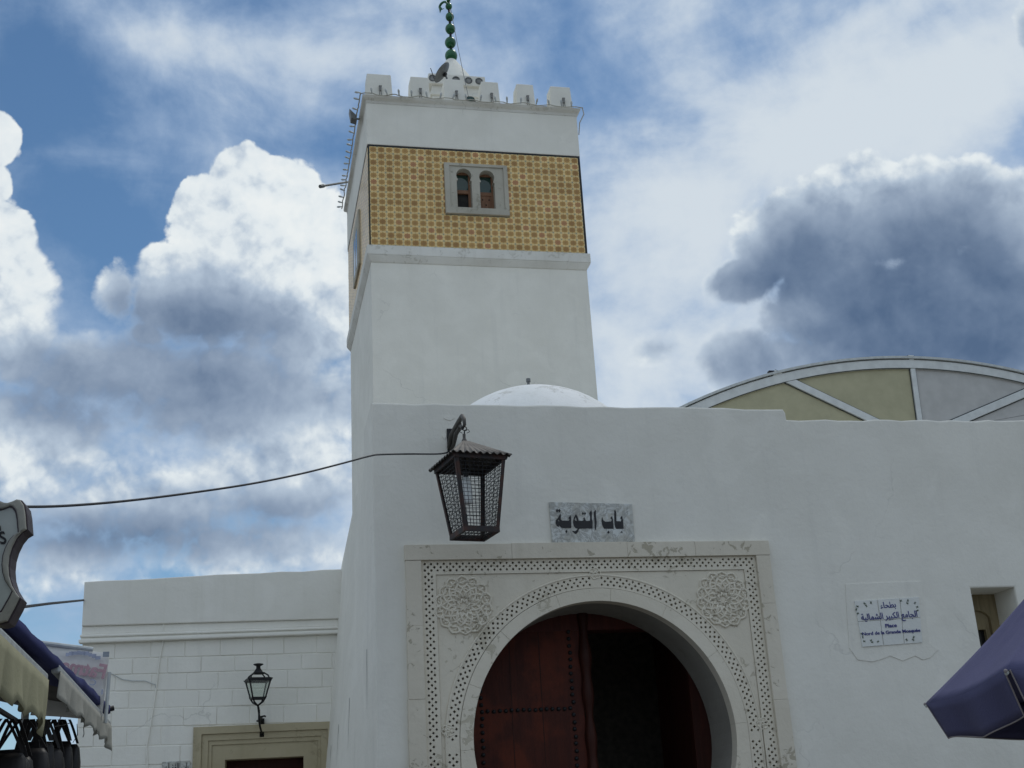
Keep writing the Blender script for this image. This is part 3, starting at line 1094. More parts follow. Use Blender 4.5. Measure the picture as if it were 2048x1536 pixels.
while z > 2.0:
    spots.append((u_r, z))
    spots.append((u_l, z))
    z -= 0.066
for u, z in spots:
    s = bpy.data.objects.new('stud', stud_me)
    COL.objects.link(s)
    s.parent = door
    s.location = (u + rnd.uniform(-.004, .004), DV - 0.001, z + rnd.uniform(-.004, .004))
for a in (0.33, 0.66):
    uu = u_l + (u_r - u_l) * a
    quadplate('plank_joint', uu - 0.004, uu + 0.004, 0.05, 3.68, DV - 0.003, DV + 0.01, M_doordark, 0.0)
# turned cover post on the meeting edge
post = MB()
prof = []
z = 0.05
i = 0
while z < 3.7:
    prof.append((0.052 + 0.010 * sin(i * 0.9) + 0.006 * sin(i * 0.37), z))
    z += 0.055
    i += 1
post.lathe(prof, (leaf_r + 0.04, DV - 0.01, 0), 12)
post.build('meeting_post', M_doordark, mos, True)
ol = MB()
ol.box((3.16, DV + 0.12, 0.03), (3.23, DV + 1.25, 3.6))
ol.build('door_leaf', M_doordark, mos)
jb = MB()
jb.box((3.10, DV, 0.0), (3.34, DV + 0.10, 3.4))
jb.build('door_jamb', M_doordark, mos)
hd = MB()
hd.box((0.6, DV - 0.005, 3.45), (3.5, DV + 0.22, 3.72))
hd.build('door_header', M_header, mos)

# small deep window at the right
wn = MB()
zc = wz1 - 0.10
fr = [(wx0 - .02, wz0 - .02), (wx1 + .02, wz0 - .02), (wx1 + .02, wz1 + .02), (wx0 - .02, wz1 + .02)]
ih = [(wx0 + .07, wz0 + .02), (wx1 - .09, wz0 + .02), (wx1 - .09, wz1 - .26)] + [(0.5 * (wx0 + wx1) - .01 + (wx1 - wx0 - .16) / 2 * cos(a), wz1 - .26 + 0.10 * sin(a)) for a in [pi * i / 10 for i in range(1, 10)]] + [(wx0 + .07, wz1 - .26)]
win = plate('window', [fr, ih], 0.38, 0.46, M_tanwood, mos, 0.008)
f2 = [(wx0 + .07, wz0), (wx1 - .09, wz0), (wx1 - .09, wz1 - .15), (wx0 + .07, wz1 - .15)]
i2 = [(wx0 + .12, wz0 + .02), (wx1 - .14, wz0 + .02), (wx1 - .14, wz1 - .35), (wx0 + .12, wz1 - .35)]
plate('sash', [f2, i2], 0.42, 0.47, M_tanwood, win, 0.006)
plate('pane', [(wx0 + .08, wz0 + .01), (wx1 - .1, wz0 + .01), (wx1 - .1, wz1 - .16), (wx0 + .08, wz1 - .16)], 0.475, 0.485, M_darkglass, win)

# weathered scars on the plaster: a filled hole above the lantern, drips on the side wall
sc_ = MB()
for (px, py, a, b_) in ((897, 836, .05, .022), (905, 862, .03, .05), (889, 872, .02, .03)):
    u, z = MOS.uz(px, py)
    pts = [(u + a * cos(t * pi / 5) * rnd.uniform(.7, 1.2), z + b_ * sin(t * pi / 5) * rnd.uniform(.7, 1.2)) for t in range(10)]
    sc_.prism(pts, lambda x, y: (x, -0.006, y), lambda x, y: (x, 0.004, y))
sc_.build('plaster_scar', M_parapet, mos)
dr = MB()
for (px, py0, py1) in ((728, 1298, 1420), (706, 1395, 1500), (693, 1448, 1530), (685, 1490, 1536)):
    v, z1 = MOS.vz(px, py0, -0.05)
    v2, z2 = MOS.vz(px + 1, py1, -0.05)
    vv = min(max(v, 0.2), 4.6)
    w = 0.03
    for i in range(8):
        za, zb = z1 + (z2 - z1) * i / 8, z1 + (z2 - z1) * (i + 1) / 8
        ww = w * (1 - i / 9)
        dr.add([(lean(vv, za) - .002, vv, za), (lean(vv + ww, za) - .002, vv + ww, za), (lean(vv + ww, zb) - .002, vv + ww * .8, zb), (lean(vv, zb) - .002, vv, zb)], [(0, 1, 2, 3)])
dr.build('drip_stain', M_grey, mos)

# low dome on the roof
dv = 4.0
ua, za = MOS.uz(934, 805, dv)
ub, zb_ = MOS.uz(1208, 806, dv)
uc, zc = MOS.uz(1062, 769, dv)
cw, ch = (ub - ua) / 2, zc - (za + zb_) / 2
cw, ch, zc = cw * 0.86, ch * 0.86, zc - 0.095
RD = (cw * cw + ch * ch) / (2 * ch)
dcx, dcz = (ua + ub) / 2 - 0.07, zc - RD
zroof = 4.85
prof = []
a0 = math.acos(max(-1, min(1, (zroof - 0.05 - dcz) / RD))) if abs(zroof - dcz) < RD else pi / 2
for i in range(25):
    a = a0 * (1 - i / 24)
    prof.append((max(RD * sin(a), 0.001), RD * cos(a) + dcz))
dm = MB().lathe(prof, (dcx, dv, 0), 64)
dome = dm.build('dome', plaster('dome_limewash', (0.76, 0.77, 0.755), (0.82, 0.82, 0.81), (0.50, 0.49, 0.43), 0.3, 0.3), mos, True)
fm = MB().lathe([(0.035, 0.0), (0.03, 0.12), (0.018, 0.13), (0.018, 0.16), (0.030, 0.16), (0.030, 0.205), (0.01, 0.21)], (MOS.uz(1057, 768, dv)[0], dv, zc - 0.03), 12)
fm.build('dome_finial', M_grey, mos)

# ================================================================== marble name plaque above the portal
p0 = MOS.uz(1097, 1005)
p1 = MOS.uz(1263, 1009)
p2 = MOS.uz(1269, 1089)
p3 = MOS.uz(1104, 1089)
pw = [(p0[0], p0[1]), (p1[0], p1[1]), (p2[0], max(p2[1], PZ + .008)), (p3[0], max(p3[1], PZ + .008))]
pc = (sum(q[0] for q in pw) / 4, min(q[1] for q in pw))
plq = empty('name_plaque', MOS.world(pc[0], -0.001, pc[1]), MOS.psi, 'grey veined marble plaque with black painted lettering above the carved portal', 'plaque')
plate('slab', [(q[0] - pc[0], q[1] - pc[1]) for q in pw], -0.022, 0.0, M_marble, plq, 0.003)
GL = [
    [[(1383, 385), (1398, 372), (1412, 392), (1420, 430), (1424, 578), (1508, 584), (1518, 545), (1493, 520), (1528, 478), (1545, 560), (1556, 720), (1428, 722), (1400, 690), (1388, 600), (1381, 470)]],
    [[(1518, 763), (1541, 800), (1518, 790), (1496, 802)]],
    [[(1162, 503), (1168, 545), (1190, 575), (1222, 590), (1328, 585), (1338, 550), (1308, 520), (1342, 482), (1358, 545), (1372, 720), (1195, 720), (1165, 665), (1145, 575), (1150, 530)]],
    [[(1274, 752), (1296, 785), (1274, 814), (1254, 785)]],
    [[(1003, 405), (1040, 368), (1043, 480), (1055, 590), (1046, 715), (1031, 748), (1020, 700), (1014, 560), (1004, 480)]],
    [[(918, 430), (952, 375), (968, 420), (964, 520), (978, 600), (978, 716), (742, 716), (724, 735), (702, 790), (665, 820), (632, 797), (598, 760), (650, 768), (690, 742), (700, 716), (660, 706), (628, 662), (616, 590), (630, 520), (668, 448), (697, 490), (714, 540), (720, 572), (800, 576), (815, 545), (806, 527), (825, 506), (842, 552), (862, 576), (932, 572), (934, 500)],
     [(642, 552), (666, 500), (690, 566), (668, 578)]],
    [[(798, 408), (818, 437), (798, 464), (779, 437)]], [[(838, 408), (858, 437), (838, 464), (819, 437)]],
    [[(528, 520), (567, 468), (581, 530), (583, 705), (420, 708), (388, 694), (365, 658), (345, 684), (312, 664), (290, 612), (296, 560), (335, 520), (356, 480), (381, 438), (392, 480), (386, 540), (412, 570), (538, 572), (548, 548)],
     [(332, 560), (352, 552), (364, 570), (348, 590)]],
    [[(318, 344), (342, 384), (318, 424), (296, 384)]], [[(358, 348), (386, 384), (358, 420), (338, 384)]],
    [[(491, 740), (513, 774), (491, 806), (471, 774)]]]
for gl in GL:
    outl = []
    for pl in gl:
        pts = []
        for (x, y) in pl:
            q = MOS.uz(1080 + x / 9.309, 980 + y / 9.309, -0.026)
            pts.append((q[0] - pc[0], q[1] - pc[1]))
        outl.append(pts)
    plate('painted_letter', outl, -0.0265, -0.021, M_black, plq)

# ================================================================== street-name tile sign
t0, t1, t2, t3 = MOS.uz(1707, 1202), MOS.uz(1837, 1194), MOS.uz(1844, 1286), MOS.uz(1723, 1295)
sgn = empty('street_name_sign', MOS.world((t0[0] + t2[0]) / 2, -0.001, t3[1]), MOS.psi,
            'white glazed tile street sign with blue Arabic and French lettering on the right wall', 'street sign')
su, sz = (t0[0] + t2[0]) / 2, t3[1]
L = lambda q: (q[0] - su, q[1] - sz)
lerp = lambda a, b, t: (a[0] + (b[0] - a[0]) * t, a[1] + (b[1] - a[1]) * t)
fx = [0, 0.352, 0.695, 1.0]
fy = [0, 0.455, 1.0]
bil = lambda a, b: lerp(lerp(L(t0), L(t1), a), lerp(L(t3), L(t2), a), b)
for i in range(3):
    for j in range(2):
        g = 0.006
        pl = [bil(fx[i] + g, fy[j] + g), bil(fx[i + 1] - g, fy[j] + g), bil(fx[i + 1] - g, fy[j + 1] - g), bil(fx[i] + g, fy[j + 1] - g)]
        plate('tile', pl, -0.016 + rnd.uniform(-.002, .001), 0.0, M_signtile, sgn, 0.002)
mo = []
for (px, py) in ((1690, 1168), (1842, 1162), (1858, 1285), (1876, 1300), (1860, 1316), (1845, 1320), (1830, 1312), (1805, 1322), (1780, 1312), (1765, 1318), (1745, 1324), (1715, 1320), (1698, 1296)):
    mo.append(L(MOS.uz(px, py)))
plate('mortar_bed', mo, -0.0045, 0.0, M_white, sgn, 0.003)
tl = atan2(bil(1, 0)[1] - bil(0, 0)[1], bil(1, 0)[0] - bil(0, 0)[0])


def sgn_text(s, px, py, wpx, hgt, bold=0.0):
    c = L(MOS.uz(px, py, -0.02))
    wd = MOS.uz(px + wpx / 2, py, -0.02)[0] - MOS.uz(px - wpx / 2, py, -0.02)[0]
    lettering('painted_text', s, M_blue, sgn, (c[0], -0.0195, c[1]), wd, hgt, tl, bold)


sgn_text(arabic('بطحاء'), 1776, 1211, 31, 0.075, 0.012)
sgn_text(arabic('الجامع الكبير الشمالية'), 1779, 1234, 113, 0.095, 0.012)
sgn_text('Place', 1782, 1251, 23, 0.036, 0.018)
sgn_text('Nord de la Grande Mosquée', 1783, 1265, 117, 0.042, 0.018)
fl_ = MB()
for (x, y) in ((470, 450), (450, 500), (475, 570), (590, 400), (620, 440), (700, 385), (1210, 355), (1330, 350), (1320, 395), (1450, 390), (1490, 460), (1495, 520), (540, 920), (560, 975), (585, 1045), (700, 1030), (720, 1060), (820, 1050), (1310, 1020), (1430, 975), (1420, 1020)):
    c = L(MOS.uz(1660 + x / 8.533, 1160 + y / 8.533, -0.02))
    a = rnd.uniform(0, pi)
    for q in range(2):
        aa = a + q * 1.1
        rr = 0.013
        pts = [(c[0] + rr * 1.3 * cos(aa) * e1 - rr * .45 * sin(aa) * e2, c[1] + rr * 1.3 * sin(aa) * e1 + rr * .45 * cos(aa) * e2) for e1, e2 in ((-1, 0), (0, -1), (1, 0), (0, 1))]
        fl_.prism(pts, lambda x_, y_: (x_, -0.0192 - 0.0004 * q, y_), lambda x_, y_: (x_, -0.0185, y_))
fl_.build('floral_print', M_leafmark, sgn)

# ================================================================== minaret
tow = empty('minaret', TOW.O, TOW.psi, 'square white minaret with a band of honey-coloured star tiles and battlements', 'minaret')
TW, TD, ZB, ZT = 5.0, 5.53, 14.03, 16.55
LEDZ = 17.74
sh = MB()
sh.hexa([(0.03, 0.03, 0), (TW - 0.0, 0.03, 0), (TW - 0.0, TD, 0), (0.03, TD, 0), (0.04, 0.05, ZB - 0.42), (TW - 0.03, 0.05, ZB - 0.42), (TW - 0.03, TD - .03, ZB - 0.42), (0.04, TD - .03, ZB - 0.42)])
sh.build('shaft', M_tower, tow)
md = MB()
for (o0, z0, o1, z1) in ((-0.035, ZB - 0.42, 0.055, ZB - 0.27), (0.055, ZB - 0.27, 0.055, ZB - 0.03)):
    md.hexa([(-o0, -o0, z0), (TW + o0, -o0, z0), (TW + o0, TD + o0, z0), (-o0, TD + o0, z0), (-o1, -o1, z1), (TW + o1, -o1, z1), (TW + o1, TD + o1, z1), (-o1, TD + o1, z1)])
bevel(md.build('string_course', M_ledge, tow), 0.02)
up = MB()
up.box((-0.012, -0.012, ZT + 0.0), (TW + 0.012, TD + 0.012, LEDZ - 0.10))
bevel(up.build('upper_wall', M_tower, tow), 0.02)
lg = MB()
for (o0, z0, o1, z1) in ((0.012, LEDZ - 0.10, 0.02, LEDZ - 0.035), (0.02, LEDZ - 0.035, 0.085, LEDZ + 0.015), (0.085, LEDZ + 0.015, 0.10, LEDZ + 0.065), (0.10, LEDZ + 0.065, 0.0, LEDZ + 0.10)):
    lg.hexa([(-o0, -o0, z0), (TW + o0, -o0, z0), (TW + o0, TD + o0, z0), (-o0, TD + o0, z0), (-o1, -o1, z1), (TW + o1, -o1, z1), (TW + o1, TD + o1, z1), (-o1, TD + o1, z1)])
lg.build('ledge', M_ledge, tow)

# dark edge strips round the tile field
es = MB()
es.box((0.012, -0.006, ZB - 0.03), (0.035, 0.05, ZT))
es.box((TW - 0.040, -0.006, ZB - 0.03), (TW + 0.002, 0.05, ZT))
es.box((0.035, -0.003, ZT - 0.038), (TW - 0.040, 0.05, ZT - 0.001))
es.box((0.035, -0.004, ZB - 0.03), (TW - 0.055, 0.05, ZB - 0.012))
es.box((-0.004, 0.05, ZT - 0.04), (0.05, TD, ZT - 0.001))
es.build('tile_edging', M_black, tow)

# twin window
wq = [TOW.uz(888, 325, -0.02), TOW.uz(1013, 334, -0.02), TOW.uz(1020, 433.5, -0.02), TOW.uz(891, 426, -0.02)]
wu0, wu1 = (wq[0][0] + wq[3][0]) / 2, (wq[1][0] + wq[2][0]) / 2
wzb, wzt = (wq[2][1] + wq[3][1]) / 2, (wq[0][1] + wq[1][1]) / 2

plate('tile_bed', [[(0.05, ZB - 0.03), (TW - 0.05, ZB - 0.03), (TW - 0.05, ZT + 0.02), (0.05, ZT + 0.02)], [(wu0 + .1, wzb + .1), (wu1 - .1, wzb + .1), (wu1 - .1, wzt - .06), (wu0 + .1, wzt - .06)]], 0.05, 0.65, M_tower, tow)
tb = MB()
tb.box((0.05, 0.66, ZB - 0.03), (0.45, TD - 0.05, ZT + 0.02)).box((TW - 0.45, 0.66, ZB - 0.03), (TW - 0.05, TD - 0.05, ZT + 0.02)).box((0.46, TD - 0.5, ZB - 0.03), (TW - 0.46, TD - 0.05, ZT + 0.02))
tb.build('inner_wall', M_tower, tow)

# star tiles, one object each; the rows nearest the eye are the separate ones
NC, NR = 27, 15
tu0, tu1, tz0, tz1 = 0.037, TW - 0.042, ZB - 0.010, ZT - 0.040
cw_, ch_ = (tu1 - tu0) / NC, (tz1 - tz0) / NR


def tile_mesh(u0, z0, u1, z1, fu0, fz0, fu1, fz1, mb=None, uvs=None):
    g = 0.0022
    a0, a1, c0, c1 = u0 + g, u1 - g, z0 + g, z1 - g
    return [(a0, 0, c0), (a1, 0, c0), (a1, 0, c1), (a0, 0, c1)], (fu0, fz0, fu1, fz1)


def build_tiles(name, cells, v_front, parent):
    """cells: list of (u0,z0,u1,z1, uv rect); all in one mesh"""
    vs, fs, uvl = [], [], []
    for (u0, z0, u1, z1, r) in cells:
        n_ = len(vs)
        g = 0.0022
        e_ = 0.004
        j = rnd.uniform(-0.0015, 0.0015)
        ff = [(u0 + g + e_, z0 + g + e_), (u1 - g - e_, z0 + g + e_), (u1 - g - e_, z1 - g - e_), (u0 + g + e_, z1 - g - e_)]
        bb = [(u0 + g, z0 + g), (u1 - g, z0 + g), (u1 - g, z1 - g), (u0 + g, z1 - g)]
        vs += [(x, v_front + j, y) for x, y in ff] + [(x, v_front + 0.004 + j, y) for x, y in bb] + [(x, v_front + 0.05, y) for x, y in bb]
        quads = [(0, 1, 2, 3)] + [(i, 4 + i, 4 + (i + 1) % 4, (i + 1) % 4) for i in range(4)] + [(4 + i, 8 + i, 8 + (i + 1) % 4, 4 + (i + 1) % 4) for i in range(4)]
        for q in quads:
            fs.append(tuple(n_ + i for i in q))
            for i in q:
                x, _, y = vs[n_ + i]
                uvl.append((r[0] + (x - u0) / (u1 - u0) * (r[2] - r[0]), r[1] + (y - z0) / (z1 - z0) * (r[3] - r[1])))
    me = bpy.data.meshes.new(name)
    me.from_pydata(vs, [], fs)
    uvn = me.uv_layers.new(name='UVMap')
    for i, q in enumerate(uvl):
        uvn.data[i].uv = q
    me.update()
    return link(name, me, M_tile, parent)


whole, cut = [], []
for j in range(NR):
    for i in range(NC):
        u0, u1 = tu0 + i * cw_, tu0 + (i + 1) * cw_
        z0, z1 = tz0 + j * ch_, tz0 + (j + 1) * ch_
        iu0, iu1, iz0, iz1 = u0, u1, z0, z1
        if u1 <= wu0 or u0 >= wu1 or z1 <= wzb or z0 >= wzt:
            whole.append((u0, z0, u1, z1, (0, 0, 1, 1)))
            continue
        # tiles cut by the window surround
        if u0 < wu0:
            iu1 = wu0
        elif u1 > wu1:
            iu0 = wu1
        elif z0 < wzb:
            iz1 = wzb
        elif z1 > wzt:
            iz0 = wzt
        else:
            continue
        if iu1 - iu0 > 0.02 and iz1 - iz0 > 0.02:
            cut.append((iu0, iz0, iu1, iz1, ((iu0 - u0) / cw_, (iz0 - z0) / ch_, (iu1 - u0) / cw_, (iz1 - z0) / ch_)))
singles = whole[:300]
rest = whole[300:] + cut
proto = None
for c in singles:
    if proto is None:
        proto = build_tiles('tile', [(0, 0, cw_, ch_, (0, 0, 1, 1))], 0.0, tow)
        o = proto
    else:
        o = proto.copy()
        COL.objects.link(o)
        o.parent = tow
    o.location = (c[0], 0.002 + rnd.uniform(-.0015, .0015), c[1])
tag(build_tiles('tile_rows', [(a, b, c, d, (r[0] + i % 7 * 3, r[1] + i // 7, r[2] + i % 7 * 3, r[3] + i // 7)) for i, (a, b, c, d, r) in enumerate(rest)], 0.002, tow), kind='stuff')
# left face: the same tiles, seen almost edge-on
ncl = 29
cells = []
for j in range(NR):
    for i in range(ncl):
        v0 = 0.06 + i * (TD - 0.12) / ncl
        v1 = v0 + (TD - 0.12) / ncl
        if 2.05 < v0 < 3.35 and 14.55 < tz0 + j * ch_ < 15.85:
            continue
        cells.append((-v1, tz0 + j * ch_, -v0, tz0 + (j + 1) * ch_, (i, j, i + 1, j + 1)))
lf = build_tiles('side_tile_rows', cells, 0.0, tow)
lf.rotation_euler = (0, 0, -pi / 2)
lf.location = (0.002, 0, 0)
tag(lf, kind='stuff')
lw = MB()
lw.box((-0.05, 2.0, 14.5), (0.05, 3.5, 15.95))
bevel(lw.build('side_window_surround', M_stone, tow), 0.02)
lw2 = MB()
lw2.box((-0.053, 2.35, 14.65), (-0.045, 2.7, 15.6))
lw2.box((-0.053, 2.85, 14.65), (-0.045, 3.2, 15.6))
lw2.build('side_window_pane', M_darkglass, tow)


def uz4(px, py, v=-0.045):
    return TOW.uz(870 + px / 10.97, 310 + py / 10.97, v)


win = empty('twin_window', (0, 0, 0), 0, None, None)
win.parent = tow


def arch_open(xl, xr, ytop, yimp, ybot, xlb, xrb):
    """horseshoe light drawn from its sighted corners"""
    a, b = uz4(xl, yimp), uz4(xr, yimp)
    c_ = uz4((xl + xr) / 2, ytop)
    zb = uz4((xlb + xrb) / 2, ybot)[1]
    r = (b[0] - a[0]) / 2
    cx_ = (a[0] + b[0]) / 2
    zc_ = c_[1] - r
    arcp = [(cx_ + r * cos(t), zc_ + r * sin(t)) for t in [radians(-35) + radians(250) * i / 18 for i in range(19)]]
    n_ = r * cos(radians(35))
    return [(cx_ - r * 0.97, zb), (cx_ + r * 0.97, zb), (cx_ + r * 0.97, zc_ - r * 0.72), (cx_ + n_, zc_ - r * 0.70)] + arcp + [(cx_ - n_, zc_ - r * 0.70), (cx_ - r * 0.97, zc_ - r * 0.72)], cx_, r, zc_, zb


o1, c1x, r1, zc1, zb1 = arch_open(463, 806, 287, 440, 1172, 495, 850)
o2, c2x, r2, zc2, zb2 = arch_open(968, 1308, 330, 490, 1230, 985, 1365)
pu0, pu1 = uz4(310, 230)[0], uz4(1490, 310)[0]
pzt = uz4(900, 262)[1]
plate('stone_frame', [[(wu0, wzb), (wu1, wzb), (wu1, wzt), (wu0, wzt)], [(pu0, wzb + 0.16), (pu1, wzb + 0.16), (pu1, pzt), (pu0, pzt)]], -0.065, 0.06, M_stone, win, 0.01)
plate('arched_screen', [[(pu0 + .001, wzb + 0.161), (pu1 - .001, wzb + 0.161), (pu1 - .001, pzt - .001), (pu0 + .001, pzt - .001)], o1, o2], -0.035, 0.30, M_stone, win, 0.004)
# the reveal recess is cut into the tile bed by hiding it behind the joinery
for (cx_, r_, zc_, zb_2, shut) in ((c1x, r1, zc1, zb1, False), (c2x, r2, zc2, zb2, True)):
    x0, x1 = cx_ - r_ - 0.01, cx_ + r_ + 0.01
    ztr = zb_2 + (zc_ + r_ - zb_2) * 0.47
    wf = plate('window_frame', [[(x0, zb_2), (x1, zb_2), (x1, zc_ + r_ + .02), (x0, zc_ + r_ + .02)], [(x0 + .06, zb_2 + .03), (x1 - .07, zb_2 + .03), (x1 - .07, ztr), (x0 + .06, ztr)],
                               [(x0 + .05, ztr + .09), (x1 - .06, ztr + .09), (x1 - .06, zc_ + r_ - .06), (x0 + .05, zc_ + r_ - .06)]], 0.16, 0.22, M_shutter, win, 0.004)
    plate('lunette_pane', [(x0 + .04, ztr + .08), (x1 - .05, ztr + .08), (x1 - .05, zc_ + r_ - .05), (x0 + .04, zc_ + r_ - .05)], 0.19, 0.195, M_greenglass, win)
    if shut:
        sh_ = plate('shutter', [(x0 + .04, zb_2 + .02), (x1 - .05, zb_2 + .02), (x1 - .05, ztr + .01), (x0 + .04, ztr + .01)], 0.175, 0.20, M_shutter, win, 0.003)
        for (fx_, fz_) in ((.24, .22), (.76, .22), (.5, .5), (.24, .76), (.76, .76)):
            kb = MB().lathe([(0.017, 0.0), (0.015, 0.012), (0.001, 0.018)], (0, 0, 0), 8, 0, Matrix.Rotation(pi / 2, 4, 'X'))
            kn = kb.build('shutter_knob', M_iron, win)
            kn.location = (x0 + .04 + (x1 - x0 - .09) * fx_, 0.174, zb_2 + .02 + (ztr - zb_2) * fz_)
    else:
        plate('dark_opening', [(x0 + .04, zb_2 + .01), (x1 - .05, zb_2 + .01), (x1 - .05, ztr + .01), (x0 + .04, ztr + .01)], 0.235, 0.24, M_dark, win)

# battlements
mer = []
spots = [(733, 784, 190, 143), (820, 859, 196, 151), (888, 929, 204, 157), (962, 999, 206, 164), (1033, 1069.5, 213, 170), (1101, 1145, 219, 176)]
VM = 0.14


def merlon(u0, u1, v0, v1, z0, z1):
    c = 0.035
    return MB().hexa([(u0 - c, v0, z0), (u1 + c, v0, z0), (u1 + c, v1, z0), (u0 - c, v1, z0), (u0, v0 + .015, z1), (u1, v0 + .015, z1), (u1, v1 - .015, z1), (u0, v1 - .015, z1)])


mz0, mz1 = LEDZ + 0.08, LEDZ + 0.80
us = []
for (x0, x1, yb, yt) in spots:
    ym = (yb + yt) / 2
    us.append((TOW.uz(x0, ym, VM)[0] + 0.02, TOW.uz(x1, ym, VM)[0] - 0.02))
mz1 = sum(TOW.uz((a + b) / 2, c, VM)[1] for a, b, _, c in spots) / 6
us[0] = (0.03, us[0][1])
us[-1] = (us[-1][0], TW - 0.05)
for (a, b) in us:
    bevel(merlon(a, b, VM, VM + 0.42, mz0, mz1).build('merlon', M_tower, tow), 0.02)
for k in range(1, 6):
    v = VM + k * (TD - 0.28 - 0.42) / 5
    for u in (0.14, TW - 0.56):
        bevel(merlon(u, u + 0.42, v, v + 0.42, mz0, mz1).build('merlon', M_tower, tow), 0.02)
for (a, b) in us[1:-1]:
    bevel(merlon(a, b, TD - 0.56, TD - 0.14, mz0, mz1).build('merlon', M_tower, tow), 0.02)

# lantern storey on the roof with its conical cap
TV = 2.0
ku0, kz1 = TOW.uz(857, 146, TV)
ku1, _ = TOW.uz(970, 153, TV)
kz1 = (kz1 + TOW.uz(970, 153, TV)[1]) / 2
kd = ku1 - ku0
kb = MB()
kb.box((ku0 + 0.09, TV + 0.09, LEDZ), (ku1 - 0.09, TV + kd - 0.09, kz1 - 0.16))
kb.box((ku0 + 0.04, TV + 0.04, kz1 - 0.60), (ku1 - 0.04, TV + kd - 0.04, kz1 - 0.52))
bevel(kb.build('lantern_storey', M_tower, tow), 0.015)
kc = MB()
kc.box((ku0, TV, kz1 - 0.30), (ku1, TV + kd, kz1))
bevel(kc.build('lantern_cornice', M_parapet, tow), 0.02)
for px, py in ((865, 157), (912, 157), (937, 159), (958, 161)):
    u, z = TOW.uz(px, py, TV)
    rg = MB()
    pts = [(u + 0.085 * cos(t * pi / 10), TV - 0.006, kz1 - 0.15 + 0.085 * sin(t * pi / 10)) for t in range(21)]
    rg.tube(pts, 0.015, 6, cap=False)
    rg.build('roundel', M_grey, tow, True)
    rg = MB().lathe([(0.075, 0.0), (0.06, 0.004), (0.03, 0.006), (0.001, 0.007)], (u, TV + .001, kz1 - 0.15), 14, 0, Matrix.Rotation(pi / 2, 4, 'X'))
    rg.build('roundel_face', M_fit, tow, True)
fu, fv = (ku0 + ku1) / 2 - 0.05, TV + kd / 2
fu = TOW.uz(902, 122, fv)[0]
zcap = TOW.uz(902, 122, fv)[1]
rb_ = kd / 2 - 0.06
cp = MB().lathe([(rb_, kz1 - 0.005), (rb_ * 0.97, kz1 + 0.04), (rb_ * 0.84, kz1 + (zcap - kz1) * 0.24), (rb_ * 0.58, kz1 + (zcap - kz1) * 0.55), (rb_ * 0.33, kz1 + (zcap - kz1) * 0.84), (0.13, zcap), (0.10, zcap + 0.02)], ((ku0 + ku1) / 2, fv, 0), 40)
for i, q in enumerate(cp.v):
    t = min(1, max(0, (q[2] - kz1) / (zcap - kz1)))
    cp.v[i] = (q[0] + (fu - (ku0 + ku1) / 2) * t, q[1], q[2])
cp.build('conical_cap', M_tower, tow, True)

# green finial with crescent
fin = empty('finial', (0, 0, 0), 0, None, None)
fin.parent = tow
zs = []
for (px, py, rp) in ((902.3, 112, 12.3), (900.7, 85.5, 11.0), (900.6, 58, 10.0), (899.5, 34, 8.4), (897.5, 13, 6.7)):
    u, z = TOW.uz(px, py, fv)
    r = TOW.uz(px + rp, py, fv)[0] - u
    zs.append((u, z, r))
    MB().ball((u, fv, z), r, 28, 0, 1.12).build('ball', M_green, fin, True)
pl = MB()
pl.tube([(zs[0][0], fv, zcap - 0.1), (zs[2][0], fv, zs[2][1]), (zs[4][0], fv, zs[4][1] + 0.24)], 0.035, 10)
pl.build('rod', M_iron, fin, True)
cr_ = MB()
cu, cz = TOW.uz(886.5, 11, fv - 0.05)
R_ = 0.085
pts, rad = [], []
for t in range(25):
    a = radians(-20) + radians(300) * t / 24
    pts.append((cu + R_ * cos(a), fv - 0.05 - 0.10 * cos(a), cz + R_ * 1.2 * sin(a)))
    rad.append(0.005 + 0.028 * sin(pi * t / 24))
cr_.tube(pts, rad, 8)
cr_.tube([(zs[4][0], fv, zs[4][1] + 0.10), (cu + 0.05, fv - 0.03, cz + 0.13)], 0.03, 8)
a, b = TOW.uz(881, 16, fv - .05), TOW.uz(880, 26, fv - .05)
cr_.tube([(a[0], fv - 0.05, a[1]), (b[0], fv - .05, b[1])], [0.045, 0.004], 6)
cr_.build('crescent', M_green, fin, True)
MB().ball((zs[4][0] + 0.0, fv, zs[4][1] + 0.19), 0.055, 16).build('ball', M_green, fin, True)

# satellite dish beside the lantern storey, its back to the lane
hv = 1.25
hu, hz = TOW.uz(884, 145, hv)
spk = empty('satellite_dish', TOW.world(hu, hv, LEDZ + 0.08), TOW.psi, 'dark grey oval dish on the minaret roof, seen from behind beside the finial', 'satellite dish')
ax = Vector((-0.70, 0.13, 0.62)).normalized()
Mh = ax.to_track_quat('Z', 'Y').to_matrix().to_4x4()
h0 = Vector((0.0, 0.0, hz - LEDZ - 0.08))
RD_ = 0.285
prof = [(0.001, -0.075)] + [(RD_ * i / 10, -0.075 + 0.075 * (i / 10) ** 2) for i in range(1, 11)] + [(RD_ + .008, 0.004), (RD_, 0.012)] + [(RD_ * i / 10, -0.068 + 0.075 * (i / 10) ** 2) for i in range(9, 0, -1)] + [(0.001, -0.068)]
MB().lathe(prof, h0, 40, 0, Mh).build('reflector', M_grey, spk, True)
m3 = Mh.to_3x3()
MB().lathe([(0.05, -0.02), (0.06, 0.0), (0.06, 0.03), (0.04, 0.04)], h0 + m3 @ Vector((0, 0, -0.11)), 14, 0, Mh).build('hub', M_iron, spk, True)
hub_p = h0 + m3 @ Vector((0, 0, -0.11))
MB().tube([hub_p, Vector((hub_p.x + .03, hub_p.y, hub_p.z - .1)), Vector((hub_p.x + .03, hub_p.y, 0.0))], 0.024, 8).build('mast', M_grey, spk)
